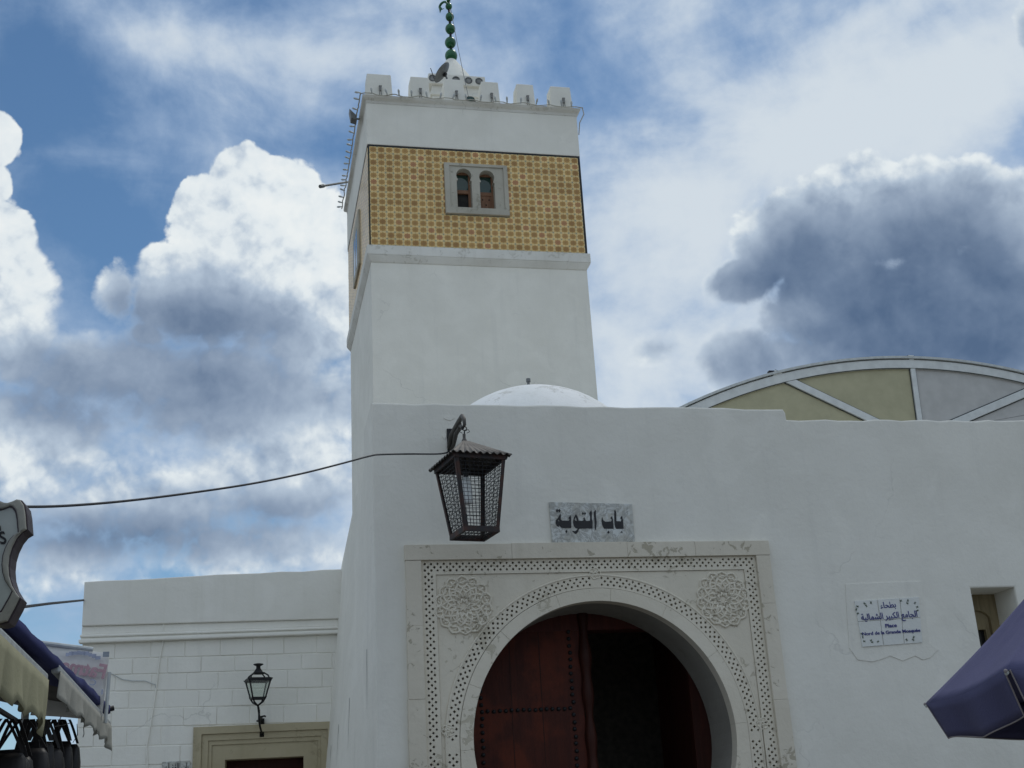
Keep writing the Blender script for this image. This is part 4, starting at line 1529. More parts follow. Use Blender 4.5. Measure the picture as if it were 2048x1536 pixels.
MB().tube([h0 + m3 @ Vector((0, -RD_, 0)), h0 + m3 @ Vector((0, -0.08, 0.30))], 0.010, 6).build('feed_arm', M_iron, spk)

# floodlight and the guy wire
fl2 = TOW.uz(940, 198, 0.06)
fld = empty('floodlight', TOW.world(fl2[0], 0.06, LEDZ + 0.08), TOW.psi, 'small dark round-topped floodlight between the middle battlements', 'floodlight')
fb = MB()
pts = [(-0.115, 0.0), (0.115, 0.0), (0.115, 0.06), (0.085, 0.125), (0.03, 0.15), (-0.04, 0.15), (-0.09, 0.125), (-0.115, 0.06)]
fb.prism(pts, lambda x, y: (x, -0.05, y + 0.04), lambda x, y: (x, 0.10, y + 0.04))
fb.build('housing', M_iron, fld)
fb = MB()
fb.prism([(x * 0.8, 0.02 + y * 0.8) for x, y in pts], lambda x, y: (x, -0.056, y + 0.04), lambda x, y: (x, -0.05, y + 0.04))
fb.build('lens', M_greenglass, fld)
fb = MB()
fb.box((-0.13, -0.02, 0.0), (-0.118, 0.02, 0.10)).box((0.118, -0.02, 0.0), (0.13, 0.02, 0.10)).box((-0.13, -0.02, -0.005), (0.13, 0.02, 0.01))
fb.build('yoke', M_grey, fld)
gw = MB()
ga = TOW.world(zs[4][0] + 0.05, fv, zs[4][1] - 0.05)
gb = TOW.world(fl2[0], 0.16, LEDZ + 0.24)
gw.tube([ga + (gb - ga) * t + Vector((0, 0, -0.10 * sin(pi * t))) for t in [i / 10 for i in range(11)]], 0.008, 5)
tag(gw.build('guy_wire', M_grey), 'thin wire slanting from the green finial down to the battlements', 'wire')

# small lamp fittings on the merlons
proto = None
for i, (a, b) in enumerate(us):
    um = [0.54, 0.52, 0.60, 0.56, 0.6, 0.6][i] * (b - a) + a
    lab = ['first', 'second', 'third', 'fourth', 'fifth', 'last'][i]
    if proto is None:
        root = empty('merlon_lamp', TOW.world(um, VM, mz0), TOW.psi, 'small grey lamp fitting on the %s merlon from the left' % lab, 'lamp', 'small lamps fixed to the battlements')
        hb = MB()
        hb.box((-0.028, -0.06, 0.25), (0.028, 0.004, 0.36)).box((-0.036, -0.068, 0.355), (0.036, 0.0, 0.375))
        bevel(hb.build('head', M_fit, root), 0.008)
        cb = MB()
        cb.tube([(-0.015, -0.03, 0.25), (-0.02, -0.025, 0.12), (-0.035, -0.03, 0.0), (-0.05, -0.1, -0.02)], 0.009, 5)
        cb.tube([(0.02, -0.03, 0.25), (0.03, -0.025, 0.14), (0.045, -0.03, 0.0), (0.06, -0.1, -0.02)], 0.009, 5)
        cb.build('lead', M_fit, root)
        proto = root
    else:
        root = proto.copy()
        COL.objects.link(root)
        for ch in list(proto.children):
            c = ch.copy()
            COL.objects.link(c)
            c.parent = root
        root.location = TOW.world(um, VM, mz0)
        root['label'] = 'small grey lamp fitting on the %s merlon from the left' % lab

# festoon cable with bulbs along the ledge
fs_ = empty('festoon_lights', TOW.world(0, 0, LEDZ), TOW.psi, 'festoon cable with bare bulbs draped along the minaret ledge', 'string lights')
cb = MB()
pts = []
for i in range(61):
    u = -0.14 + (TW + 0.28) * i / 60
    pts.append((u, -0.15, 0.055 + 0.022 * sin(i * 0.9) + rnd.uniform(-.012, .012)))
cb.tube(pts, 0.013, 6)
pts = []
for i in range(51):
    pts.append((-0.155 + rnd.uniform(-.012, .012), -0.15 + (TD + 0.1) * i / 50, 0.05 + 0.03 * sin(i * 1.1) + rnd.uniform(-.015, .015)))
cb.tube(pts, 0.014, 6)
cb.tube([(TW + 0.13, -0.14, 0.05), (TW + 0.16, -0.12, -0.1), (TW + 0.06, -0.04, -0.3), (TW + 0.03, 0.0, -0.6)], 0.012, 6)
cb.build('cable', M_stone, fs_, True)
bl_me = MB().lathe([(0.016, 0.0), (0.018, 0.05), (0.026, 0.09), (0.024, 0.12), (0.012, 0.145), (0.001, 0.15)], (0, 0, 0), 8).mesh('bulb')
bl_me.materials.append(M_ltgrey)
for p in bl_me.polygons:
    p.use_smooth = True


def bulb(loc, d):
    o = bpy.data.objects.new('bulb', bl_me)
    COL.objects.link(o)
    o.parent = fs_
    o.location = loc
    o.rotation_euler = Vector(d).to_track_quat('Z', 'Y').to_euler()


for i in range(16):
    bulb((0.1 + i * (TW - 0.2) / 15 + rnd.uniform(-.06, .06), -0.15, 0.06), (rnd.uniform(-.4, .4), rnd.uniform(-.6, -.1), 1))
for i in range(20):
    bulb((-0.15, -0.1 + i * TD / 19 + rnd.uniform(-.08, .08), 0.05), (-1, rnd.uniform(-.3, .3), rnd.uniform(-.1, .5)))
# second floodlight hanging on the left ledge, and the pipe that sticks out
f3 = TOW.vz(712, 260, -0.18)
fl3 = empty('floodlight', TOW.world(-0.14, f3[0], LEDZ), TOW.psi, 'dark wedge-shaped floodlight on the left ledge of the minaret', 'floodlight')
fb = MB()
fb.hexa([(-0.16, -0.12, -0.10), (-0.02, -0.12, -0.14), (-0.02, 0.12, -0.14), (-0.16, 0.12, -0.10), (-0.20, -0.12, 0.16), (-0.05, -0.12, 0.0), (-0.05, 0.12, 0.0), (-0.20, 0.12, 0.16)])
bevel(fb.build('housing', M_grey, fl3), 0.01)
fb = MB()
fb.box((-0.06, -0.02, -0.06), (0.05, 0.02, -0.03))
fb.build('arm', M_grey, fl3)
pv = TD - 0.9
pp = TOW.uz(697, 363, pv)
pq = TOW.uz(640, 373, pv - 0.9)
pipe = MB()
pa, pb_ = TOW.world(0.0, pv, pp[1]), TOW.world(pq[0], pv - 0.9, pq[1])
pipe.tube([pa, pa + (pb_ - pa) * 0.88, pa + (pb_ - pa) * 0.885, pb_], [0.028, 0.028, 0.048, 0.048], 10)
tag(pipe.build('waste_pipe', M_grey), 'thin grey pipe sticking out of the left face of the minaret', 'pipe')

# ================================================================== vaulted hall roof behind on the right
HV = 12.0
hp = [MOS.uz(1378, 806, HV), MOS.uz(1810, 715, HV), MOS.uz(2048, 746, HV)]
(x1, y1), (x2, y2), (x3, y3) = hp
dd = 2 * (x1 * (y2 - y3) + x2 * (y3 - y1) + x3 * (y1 - y2))
hcx = ((x1 ** 2 + y1 ** 2) * (y2 - y3) + (x2 ** 2 + y2 ** 2) * (y3 - y1) + (x3 ** 2 + y3 ** 2) * (y1 - y2)) / dd
hcz = ((x1 ** 2 + y1 ** 2) * (x3 - x2) + (x2 ** 2 + y2 ** 2) * (x1 - x3) + (x3 ** 2 + y3 ** 2) * (x2 - x1)) / dd
HR = math.hypot(x1 - hcx, y1 - hcz) - 0.07
hal = empty('vaulted_hall', MOS.world(hcx, HV, 0), MOS.psi, 'hall with arched white-framed gable of tan and grey panels behind the wall', 'hall')
zbase = 6.0
ah = math.acos((zbase - hcz) / HR) if zbase > hcz else pi / 2
T = 0.20
ring = [(HR * sin(a), hcz + HR * cos(a)) for a in [-ah + 2 * ah * i / 60 for i in range(61)]]
rin = [((HR - T) * sin(a), hcz + (HR - T) * cos(a)) for a in [ah - 2 * ah * i / 60 for i in range(61)]]
plate('arch_rim', ring + rin, -0.06, 0.12, M_rim, hal, 0.015)
arcR0 = [((HR - T + .03) * sin(a), hcz + (HR - T + .03) * cos(a)) for a in [-ah + 2 * ah * i / 40 for i in range(41)]]
gsk = [((HR - T + .005) * sin(a), -0.045, hcz + (HR - T + .005) * cos(a)) for a in [-ah + 2 * ah * i / 60 for i in range(61)]]
MB().tube(gsk, 0.014, 6).build('rim_gasket', M_gasket, hal)
edge = [((HR + .02) * sin(a), hcz + (HR + .02) * cos(a)) for a in [-ah + 2 * ah * i / 60 for i in range(61)]]
edge2 = [((HR + .07) * sin(a), hcz + (HR + .07) * cos(a)) for a in [ah - 2 * ah * i / 60 for i in range(61)]]
plate('roof_shell', edge + edge2, -0.10, 14.0, M_ltgrey, hal)
plate('gable_wall', arcR0 + [(HR * sin(ah) - .3, 0.0), (-HR * sin(ah) + .3, 0.0)], 0.06, 0.14, M_house, hal)
bw = MB()
bw.box((-HR * sin(ah) + .1, 0.15, 0), (HR * sin(ah) - .1, 14.0, zbase))
bw.build('hall_wall', M_house, hal)
loc = lambda px, py: (MOS.uz(px, py, HV)[0] - hcx, MOS.uz(px, py, HV)[1])
inner = lambda px: (lambda x: (x, hcz + sqrt((HR - T) ** 2 - x * x)))(loc(px, 780)[0])
A1, A2 = loc(1556, 752), loc(1745, 842)
Bt, Bb = loc(1821, 718), loc(1838, 842)
C1, C2 = loc(2060, 782), loc(1920, 842)


def strip(a, b, w, ext0=0.0, ext1=1.0):
    d = Vector((b[0] - a[0], b[1] - a[1]))
    nrm = Vector((-d.y, d.x)).normalized() * w
    p, q = Vector(a) - d * ext0, Vector(b) + d * ext1
    return [(p.x - nrm.x, p.y - nrm.y), (q.x - nrm.x, q.y - nrm.y), (q.x + nrm.x, q.y + nrm.y), (p.x + nrm.x, p.y + nrm.y)]


for (a, b, w, e0, e1) in ((A1, A2, 0.080, 0.05, 1.2), (Bt, Bb, 0.058, 0.05, 1.2), (C1, C2, 0.085, 1.0, 1.2)):
    plate('mullion', strip(a, b, w, e0, e1), -0.055, 0.10, M_rim, hal, 0.01)
    d = Vector((b[0] - a[0], b[1] - a[1]))
    nrm = Vector((-d.y, d.x)).normalized() * (w + 0.012)
    for sg in (-1, 1):
        p, q = Vector(a) - d * e0 + nrm * sg, Vector(b) + d * e1 + nrm * sg
        MB().tube([(p.x, -0.02, p.y), (q.x, -0.012, q.y)], 0.010, 5).build('mullion_gasket', M_gasket, hal)
ext = lambda a, b, t: (a[0] + (b[0] - a[0]) * t, a[1] + (b[1] - a[1]) * t)
aA = atan2(A1[0], A1[1] - hcz)
aB = atan2(Bt[0], Bt[1] - hcz)
aC = atan2(ext(C2, C1, 2.0)[0], ext(C2, C1, 2.0)[1] - hcz)
arcR = lambda a0, a1, n=16: [((HR - T + .05) * sin(a0 + (a1 - a0) * i / n), hcz + (HR - T + .05) * cos(a0 + (a1 - a0) * i / n)) for i in range(n + 1)]
A3, B3, C3 = ext(A1, A2, 1.35), ext(Bt, Bb, 1.35), ext(C1, C2, 1.3)
zl = min(A3[1], B3[1], C3[1])
plate('infill_panel', arcR(-ah, aA) + [A3, (-HR * sin(ah) + .2, zl)], 0.0, 0.05, M_panel_t, hal)
plate('infill_panel', arcR(aA + .002, aB - .002) + [B3, (A3[0] + .02, A3[1])], 0.0, 0.05, M_panel_t, hal)
plate('infill_panel', arcR(aB + .002, aC) + [C3, (B3[0] + .02, B3[1])], 0.0, 0.05, M_panel_g, hal)
plate('infill_panel', arcR(aC + .002, ah) + [(HR * sin(ah) - .2, zl), (C3[0] + .02, C3[1])], 0.0, 0.05, M_panel_g, hal)
q = loc(1543, 747)
MB().box((q[0] - .07, -0.05, q[1] - .02), (q[0] + .05, 0.05, q[1] + .05)).box((q[0] - .02, -0.03, q[1] - .1), (q[0] + .02, 0.03, q[1])).build('roof_fitting', M_iron, hal)

# ================================================================== white house on the left
wc = MOS.world(-0.10, 4.75, 0)
HPSI = radians(9.0)
tmp = Plan(wc.x, wc.y, HPSI)
ul = tmp.uz(168, 1200)[0]
HO = tmp.world(ul, 0, 0)
HOU = Plan(HO.x, HO.y, HPSI)
hou = empty('white_house', HOU.O, HPSI, 'low white house with scored block courses, moulded cornice and sandstone doorway', 'house')
ur = HOU.uz(694, 1140)[0] + 0.5
hz_l, hz_r = HOU.uz(168, 1165)[1], HOU.uz(693, 1140)[1]
hz_r2 = hz_l + (hz_r - hz_l) * ur / HOU.uz(693, 1140)[0]
du0, du1 = HOU.uz(388, 1454)[0], HOU.uz(668, 1444)[0]
dz = HOU.uz(530, 1449)[1]
c_l, c_r = HOU.uz(165, 1288)[1], HOU.uz(690, 1268)[1]   # underside of cornice
ct_l, ct_r = HOU.uz(165, 1253)[1], HOU.uz(690, 1238)[1]  # top of cornice
lin = lambda a, b, u: a + (b - a) * u / HOU.uz(690, 1250)[0]
tp = wob([(0, hz_l), (ur * 0.5, (hz_l + hz_r2) / 2 + .01), (ur, hz_r2)], 0.008, 0.25, 8)
par = [(0.0, lin(ct_l, ct_r, 0))] + tp + [(ur, lin(ct_l, ct_r, ur))]
plate('parapet', par, -0.045, 0.5, M_parapet, hou, 0.012)
plate('wall', [(0.012, 0.0), (0.012, lin(ct_l, ct_r, 0) - .001), (ur - .01, lin(ct_l, ct_r, ur) - .001), (ur - .01, 0.0), (du1 - .1, 0), (du1 - .1, dz - .1), (du0 + .1, dz - .1), (du0 + .1, 0)], 0.009, 0.5, M_house, hou)
bk = MB()
bk.box((0.02, 0.45, 0), (ur, 6.0, hz_l - 0.5))
bk.build('rear_block', M_house, hou)
# cornice: three stepped mouldings following the sloping line
for (f0, f1, pr) in ((0.0, 0.50, 0.012), (0.50, 0.66, 0.05), (0.66, 0.78, 0.028), (0.78, 1.0, 0.075)):
    mb = MB()
    P = []
    for u in (0.0, ur):
        a, b = lin(ct_l, ct_r, u), lin(c_l, c_r, u)
        P.append((a + (b - a) * f0, a + (b - a) * f1))
    mb.hexa([(-pr * .3, -pr, P[0][1]), (ur, -pr, P[1][1]), (ur, 0.03, P[1][1]), (-pr * .3, 0.03, P[0][1]), (-pr * .3, -pr, P[0][0]), (ur, -pr, P[1][0]), (ur, 0.03, P[1][0]), (-pr * .3, 0.03, P[0][0])])
    bevel(mb.build('cornice_moulding', M_house, hou), 0.012)
# block courses: each block its own piece with open joints
joint_l = [None, 1318, 1350, 1383, 1418, 1455, 1493, 1532, 1572, 1612, 1653, 1694, 1735, 1776]
joint_r = [None, 1305, 1337, 1374, 1407, 1444, 1482, 1520, 1560, 1600, 1641, 1682, 1723, 1764]
zl_ = [c_l] + [HOU.uz(222, y)[1] for y in joint_l[1:]]
zr_ = [c_r] + [HOU.uz(672, y)[1] for y in joint_r[1:]]
uL, uR = HOU.uz(222, 1400)[0], HOU.uz(672, 1400)[0]
bw_ = 0.40
row = 0
for k in range(len(zl_) - 1):
    if zl_[k] < 0.35:
        break
    u = -bw_ * (0.5 if k % 2 else 0.0) + 0.02
    while u < ur:
        wdt = bw_ * rnd.uniform(0.93, 1.07)
        a, b = max(u, 0.012), min(u + wdt, ur)
        u += wdt
        if b - a < 0.05:
            continue
        zz = lambda arr_l, arr_r, x: arr_l + (arr_r - arr_l) * (x - uL) / (uR - uL)
        zt0, zt1 = zz(zl_[k], zr_[k], a), zz(zl_[k], zr_[k], b)
        zb0, zb1 = zz(zl_[k + 1], zr_[k + 1], a), zz(zl_[k + 1], zr_[k + 1], b)
        if b > du0 and a < du1 and zb0 < dz:
            if a < du0 - 0.05:
                b = du0
            elif b > du1 + 0.05:
                a = du1
            elif zt0 > dz + 0.03:
                zb0 = zb1 = dz + 0.002
            else:
                continue
            if b - a < 0.04:
                continue
        g, gv = rnd.uniform(0.0025, 0.0045), 0.0006
        pr = rnd.uniform(-0.004, 0.004)
        if rnd.random() < 0.25:
            gv = 0.002
        mb = MB()
        mb.hexa([(a + gv, pr, zb0 + g), (b - gv, pr, zb1 + g), (b - gv, 0.032, zb1 + g), (a + gv, 0.032, zb0 + g), (a + gv, pr, zt0 - g), (b - gv, pr, zt1 - g), (b - gv, 0.032, zt1 - g), (a + gv, 0.032, zt0 - g)])
        bevel(mb.build('block', M_house, hou), rnd.uniform(0.004, 0.009), 1)
# sandstone door surround with stepped mouldings
hole0, hole1, holez = HOU.uz(450, 1518)[0], HOU.uz(607, 1514)[0], HOU.uz(528, 1516)[1]
steps = [(du0, du1, dz, -0.05), (HOU.uz(404, 1468)[0], HOU.uz(655, 1460)[0], HOU.uz(528, 1464)[1], -0.025), (HOU.uz(417, 1481)[0], HOU.uz(642, 1472)[0], HOU.uz(528, 1477)[1], -0.008),
         (HOU.uz(424, 1490)[0], HOU.uz(636, 1481)[0], HOU.uz(528, 1486)[1], 0.008)]
sur = None
for i, (a, b, z, v) in enumerate(steps):
    if i + 1 < len(steps):
        na, nb, nz, _ = steps[i + 1]
    else:
        na, nb, nz = hole0, hole1, holez
    o = plate('door_surround' if sur is None else 'surround_moulding', [(a, 0), (a, z), (b, z), (b, 0), (nb, 0), (nb, nz), (na, nz), (na, 0)], v, 0.30, M_sand, hou if sur is None else sur, 0.004)
    sur = sur or o
hd2 = (hole0 + hole1) / 2
for a, b in ((hole0 - .02, hd2 - .003), (hd2 + .003, hole1 + .02)):
    lf_ = plate('door_leaf', [(a, 0.02), (b, 0.02), (b, holez + .02), (a, holez + .02)], 0.30, 0.36, M_door, hou, 0.005)
    plate('door_panel', [(a + .07, 0.3), (b - .07, 0.3), (b - .07, holez - .12), (a + .07, holez - .12)], 0.285, 0.305, M_door, lf_, 0.006)
MB().box((hole0 - .02, 0.27, holez - 0.10), (hole1 + .02, 0.30, holez + 0.02)).build('door_transom', M_doordark, hou)
# conduit and thin wires on the facade
cd = MB()
cpts = [(205, 1163), (198, 1185), (193, 1225), (189, 1262)]
cd.tube([(lambda q: (q[0], -0.012, q[1]))(HOU.uz(*p)) for p in cpts], 0.007, 5)
cpts = [(340, 1167), (340, 1230), (327, 1245), (326, 1285), (319, 1320), (312, 1380), (303, 1440), (294, 1490), (295, 1536)]
cd.tube([(lambda q: (q[0], -0.016, q[1]))(HOU.uz(*p)) for p in cpts], 0.010, 5)
cd.build('conduit', M_house, hou)
cw2 = MB()
cpts = [(208, 1343), (224, 1348), (245, 1359), (265, 1362), (290, 1362), (312, 1370), (312, 1376)]
cw2.tube([(lambda q: (q[0], -0.02, q[1]))(HOU.uz(*p)) for p in cpts], 0.006, 5)
cw2.build('wire', M_ltgrey, hou)
# gate-name plaque left of the door
g0, g1 = HOU.uz(325, 1524), HOU.uz(380, 1522)
dpl = empty('door_plaque', HOU.world((g0[0] + g1[0]) / 2, -0.006, g0[1] - 0.22), HPSI, 'small grey plaque with black Arabic lettering left of the sandstone doorway', 'plaque')
gw_ = (g1[0] - g0[0]) / 2
plate('slab', [(-gw_, 0), (gw_, 0), (gw_, 0.22), (-gw_, 0.22)], -0.018, 0.0, M_marble, dpl, 0.002)
lettering('painted_text', arabic('باب الغفران'), M_black, dpl, (0.01, -0.021, 0.125), gw_ * 1.75, 0.15, 0, 0.015)

# wall lamp on a scrolled bracket
lv = -0.42
lc = HOU.uz(516, 1384, lv)
lamp = empty('wall_lamp', HOU.world(lc[0], lv, lc[1]), HPSI, 'small black glazed street lamp on an iron bracket above the sandstone doorway', 'street lamp')
k = lambda px, py: (HOU.uz(px, py, lv)[0] - lc[0], HOU.uz(px, py, lv)[1] - lc[1])
zt_, zr = k(516, 1361)[1], k(516, 1345)[1]
zt_ = k(516, 1361.5)[1]
zb__ = k(516, 1396.5)[1]
ztop = k(516, 1346)[1]
wt_, wb_ = 0.125, 0.075
cs = [(-1, -1), (1, -1), (1, 1), (-1, 1)]
rot = Matrix.Rotation(radians(14), 4, 'Z')
X = lambda sx_, sy_, w, z: rot @ Vector((sx_ * w, sy_ * w, z))
for (sx_, sy_) in cs:
    MB().tube([X(sx_, sy_, wb_, zb__), X(sx_, sy_, wt_, zt_)], 0.010, 6).build('corner_post', M_iron, lamp)
    MB().tube([X(sx_, sy_, wt_ * .96, zt_), X(sx_, sy_, wt_ * .78, zt_ + (ztop - zt_) * .6), X(sx_, sy_, wt_ * .42, ztop)], 0.009, 6).build('roof_rib', M_iron, lamp)
    MB().tube([X(sx_, sy_, wb_, zb__), X(sx_, sy_, wb_ * .7, zb__ - .045), Vector((0, 0, zb__ - .085))], 0.010, 6).build('stay', M_iron, lamp)
for i in range(4):
    a, b = cs[i], cs[(i + 1) % 4]
    MB().quad([X(*a, wb_ * .97, zb__), X(*b, wb_ * .97, zb__), X(*b, wt_ * .97, zt_), X(*a, wt_ * .97, zt_)]).build('pane', M_lampglass, lamp)
for (w, z, h, t) in ((wt_, zt_ - .012, .038, .022), (wb_, zb__ - .012, .022, .014)):
    rim = MB()
    for i in range(4):
        a, b = cs[i], cs[(i + 1) % 4]
        rim.hexa([X(*a, w + t * .5, z), X(*b, w + t * .5, z), X(*b, w - t, z), X(*a, w - t, z), X(*a, w + t * .5, z + h), X(*b, w + t * .5, z + h), X(*b, w - t, z + h), X(*a, w - t, z + h)])
    for (sx_, sy_) in cs:
        rim.tube([X(sx_, sy_, w, z + .012), X(sx_, sy_, w + t, z + .03)], [0.012, 0.004], 6)
    rim.build('rim', M_iron, lamp)
MB().lathe([(wt_ * .62, ztop - .012), (wt_ * .46, ztop + .01), (0.036, ztop + .04), (0.026, ztop + .055), (0.026, ztop + .08), (0.062, ztop + .098), (0.058, ztop + .107), (0.02, ztop + .115)], (0, 0, 0), 16).build('cap', M_iron, lamp, True)
br = MB()
q1, q2 = k(518, 1405), k(520, 1424)
br.tube([(0, 0, zb__ - .08), (0.008, 0.02, zb__ - .12), (0.012, 0.10, zb__ - .19), (0.02, 0.22, zb__ - .21), (0.03, 0.34, zb__ - .20), (0.035, 0.41, zb__ - .27)], 0.013, 8)
br.tube([(0.012, 0.06, zb__ - .13), (0.014, 0.05, zb__ - .24), (0.02, 0.14, zb__ - .31), (0.03, 0.28, zb__ - .36), (0.034, 0.40, zb__ - .38)], 0.013, 8)
br.tube([(0.012 + .03 * cos(t * .7), 0.16 + 0.05 * sin(t * .7), zb__ - .25) for t in range(9)], 0.009, 6)
br.tube([(0.02, 0.2, zb__ - .20), (0.07, 0.2, zb__ - .19), (0.085, 0.2, zb__ - .20)], 0.011, 6)
br.box((0.005, 0.395, zb__ - .42), (0.06, 0.413, zb__ - .20))
br.build('bracket', M_iron, lamp, True)

# ================================================================== big iron lantern in front of the portal wall
LV = -0.85
pkx = MOS.uz(929, 890, LV)
lan = empty('hanging_lantern', MOS.world(pkx[0], LV, 0), MOS.psi + radians(11), 'large rusty iron lantern with wire mesh sides hanging from a wall bracket', 'lantern')
LP = Plan(lan.location.x, lan.location.y, MOS.psi + radians(11))
zeave = (LP.uz(903, 913, -0.2)[1] + LP.uz(1005, 913, -0.2)[1]) / 2
zpk = LP.uz(929, 879, 0)[1]
zbot = (LP.uz(925, 1059, -0.14)[1] + LP.uz(995, 1063, -0.14)[1]) / 2
mid_t = (LP.uz(904, 913, -0.2)[0] + LP.uz(1005, 913, -0.2)[0]) / 2
wt2 = (LP.uz(1005, 913, -0.2)[0] - LP.uz(904, 913, -0.2)[0]) / 2
wb2 = (LP.uz(995, 1063, -0.14)[0] - LP.uz(925, 1059, -0.14)[0]) / 2
mid_b = (LP.uz(995, 1063, -0.14)[0] + LP.uz(925, 1059, -0.14)[0]) / 2
lz = 0.5 * (zeave + zbot)
DT, DB = wt2 * 1.18, wb2 * 1.18
TPt = lambda sx_, sy_, o=0.0, z=None: Vector((mid_t + sx_ * (wt2 + o), sy_ * (DT + o), zeave if z is None else z))
BPt = lambda sx_, sy_, o=0.0, z=None: Vector((mid_b + sx_ * (wb2 + o), sy_ * (DB + o), zbot if z is None else z))
for (sx_, sy_) in cs:
    mb = MB()
    a, b = BPt(sx_, sy_), TPt(sx_, sy_)
    w = 0.016
    # angle iron: two flanges
    for (dx_, dy_) in ((-sx_ * 2 * w, -sy_ * 0.005), (-sx_ * 0.005, -sy_ * 2 * w)):
        mb.hexa([a, a + Vector((dx_, 0, 0)), a + Vector((dx_, dy_, 0)), a + Vector((0, dy_, 0)), b, b + Vector((dx_, 0, 0)), b + Vector((dx_, dy_, 0)), b + Vector((0, dy_, 0))])
    mb.build('corner_post', M_rust, lan)
for (P_, o, z0, z1) in ((TPt, 0.004, zeave - 0.035, zeave + 0.012), (BPt, 0.003, zbot - 0.018, zbot + 0.03)):
    rm = MB()
    for i in range(4):
        a, b = cs[i], cs[(i + 1) % 4]
        rm.hexa([P_(*a, o, z0), P_(*b, o, z0), P_(*b, o - .02, z0), P_(*a, o - .02, z0), P_(*a, o, z1), P_(*b, o, z1), P_(*b, o - .02, z1), P_(*a, o - .02, z1)])
    rm.build('rail', M_rust, lan)
# mesh sides
for i in range(4):
    a, b = cs[i], cs[(i + 1) % 4]
    mb = MB()
    P00, P10, P01, P11 = BPt(*a, -.012, zbot + .02), BPt(*b, -.012, zbot + .02), TPt(*a, -.012, zeave - .03), TPt(*b, -.012, zeave - .03)
    Lw = (P11 - P01).length
    nW, nH = 11, 18
    f = lambda s, t: (P00 + (P10 - P00) * s) * (1 - t) + (P01 + (P11 - P01) * s) * t
    cen = Vector((0, 0, lz)) - f(.5, .5)
    cen.z = 0
    cen.normalize()
    for j in range(1, nW):
        s = j / nW
        mb.tube([f(s, t / 20) + cen * 0.0035 * (1 if (t + j) % 2 else -1) for t in range(21)], 0.0026, 4)
    for j in range(1, nH):
        t = j / nH
        mb.tube([f(s / 11, t) - cen * 0.0035 * (1 if (s + j) % 2 else -1) for s in range(12)], 0.0026, 4)
    mb.build('mesh_side', M_iron, lan)
mb = MB()
for j in range(1, 8):
    s = -1 + 2 * j / 8
    mb.tube([Vector((mid_b + s * wb2, -DB, zbot)), Vector((mid_b + s * wb2, DB, zbot))], 0.0028, 4)
    mb.tube([Vector((mid_b - wb2, s * DB, zbot + .003)), Vector((mid_b + wb2, s * DB, zbot + .003))], 0.0028, 4)
mb.build('mesh_floor', M_iron, lan)
# tin roof with a wavy eave
ov = 0.043
rf = MB()
pk = Vector((0.0, 0, zpk))
NS = 40
ringp = []
for i in range(4):
    a, b = cs[i], cs[(i + 1) % 4]
    for j in range(NS):
        s = j / NS
        p = TPt(*a, ov, zeave + 0.004) * (1 - s) + TPt(*b, ov, zeave + 0.004) * s
        p.z += 0.0115 * sin(s * 2 * pi * 9)
        ringp.append(p)
NN = len(ringp)
vs, fs = [], []
for (t, damp) in ((0.0, 1.0), (0.06, .45), (0.40, .08), (0.93, 0.0)):
    for p in ringp:
        zflat = zeave + 0.004
        q = Vector((p.x, p.y, zflat + (p.z - zflat) * damp))
        vs.append(q + (pk - Vector((p.x, p.y, zflat))) * t)
for r_ in range(3):
    for i in range(NN):
        fs.append((r_ * NN + i, r_ * NN + (i + 1) % NN, (r_ + 1) * NN + (i + 1) % NN, (r_ + 1) * NN + i))
fs.append(tuple(3 * NN + i for i in range(NN)))
rf.add(vs, fs)
ro = rf.build('roof', M_tin, lan)
sd = ro.modifiers.new('thick', 'SOLIDIFY')
sd.thickness = 0.006
MB().lathe([(0.030, zpk - .04), (0.022, zpk - .005), (0.014, zpk + .01), (0.014, zpk + .05)], (0, 0, 0), 10).build('roof_cap', M_tin, lan)
# lamp inside
hb_ = MB()
hb_.tube([(0, 0, zpk - .05), (0, 0, zeave - 0.10)], 0.008, 6)
hb_.lathe([(0.022, zeave - .13), (0.026, zeave - .07), (0.018, zeave - .05)], (0, 0, 0), 14)
hb_.build('socket', M_iron, lan)
MB().lathe([(0.001, zeave - .38), (0.044, zeave - .37), (0.052, zeave - .34), (0.052, zeave - .24), (0.042, zeave - .18), (0.026, zeave - .135)], (0, 0, 0), 18).build('bulb', M_bulb, lan, True)
# wall bracket
brk = empty('lantern_bracket', MOS.world(MOS.uz(897, 880)[0], 0.0, MOS.uz(897, 880)[1]), MOS.psi, 'grey scrolled iron bracket holding the big lantern on the wall', 'bracket')
bo = Vector((MOS.uz(897, 880)[0], 0, MOS.uz(897, 880)[1]))


def bp(px, py, v):
    q = MOS.uz(px, py, v)
    return Vector((q[0], v, q[1])) - bo


bk_ = MB()
bk_.tube([bp(899, 896, -0.01), bp(903, 872, -0.12), bp(911, 856, -0.30), bp(918, 843, -0.52), bp(924, 832, -0.72), bp(928, 838, -0.84), bp(929, 850, -0.86), bp(925, 856, -0.84), bp(921, 852, -0.80)], [.026, .028, .026, .024, .020, .018, .016, .016, .014], 8)
bk_.tube([bp(902, 900, -0.01), bp(908, 888, -0.10), bp(912, 868, -0.28), bp(918, 858, -0.42), bp(921, 848, -0.56)], [.020, .018, .022, .020, .012], 8)
bk_.build('arm', M_tin, brk, True)
pb2 = MB()
a_, b_ = bp(893, 858, 0), bp(906, 905, 0)
pb2.box((a_.x, -0.018, b_.z), (b_.x, 0.003, a_.z))
bevel(pb2.build('wall_plate', M_iron, brk), 0.005)
hk = MB()
cpos = bp(929, 857, -0.85)
hk.tube([cpos + Vector((0.018 * cos(t * pi / 6), 0, 0.018 * sin(t * pi / 6))) for t in range(13)], 0.005, 6)
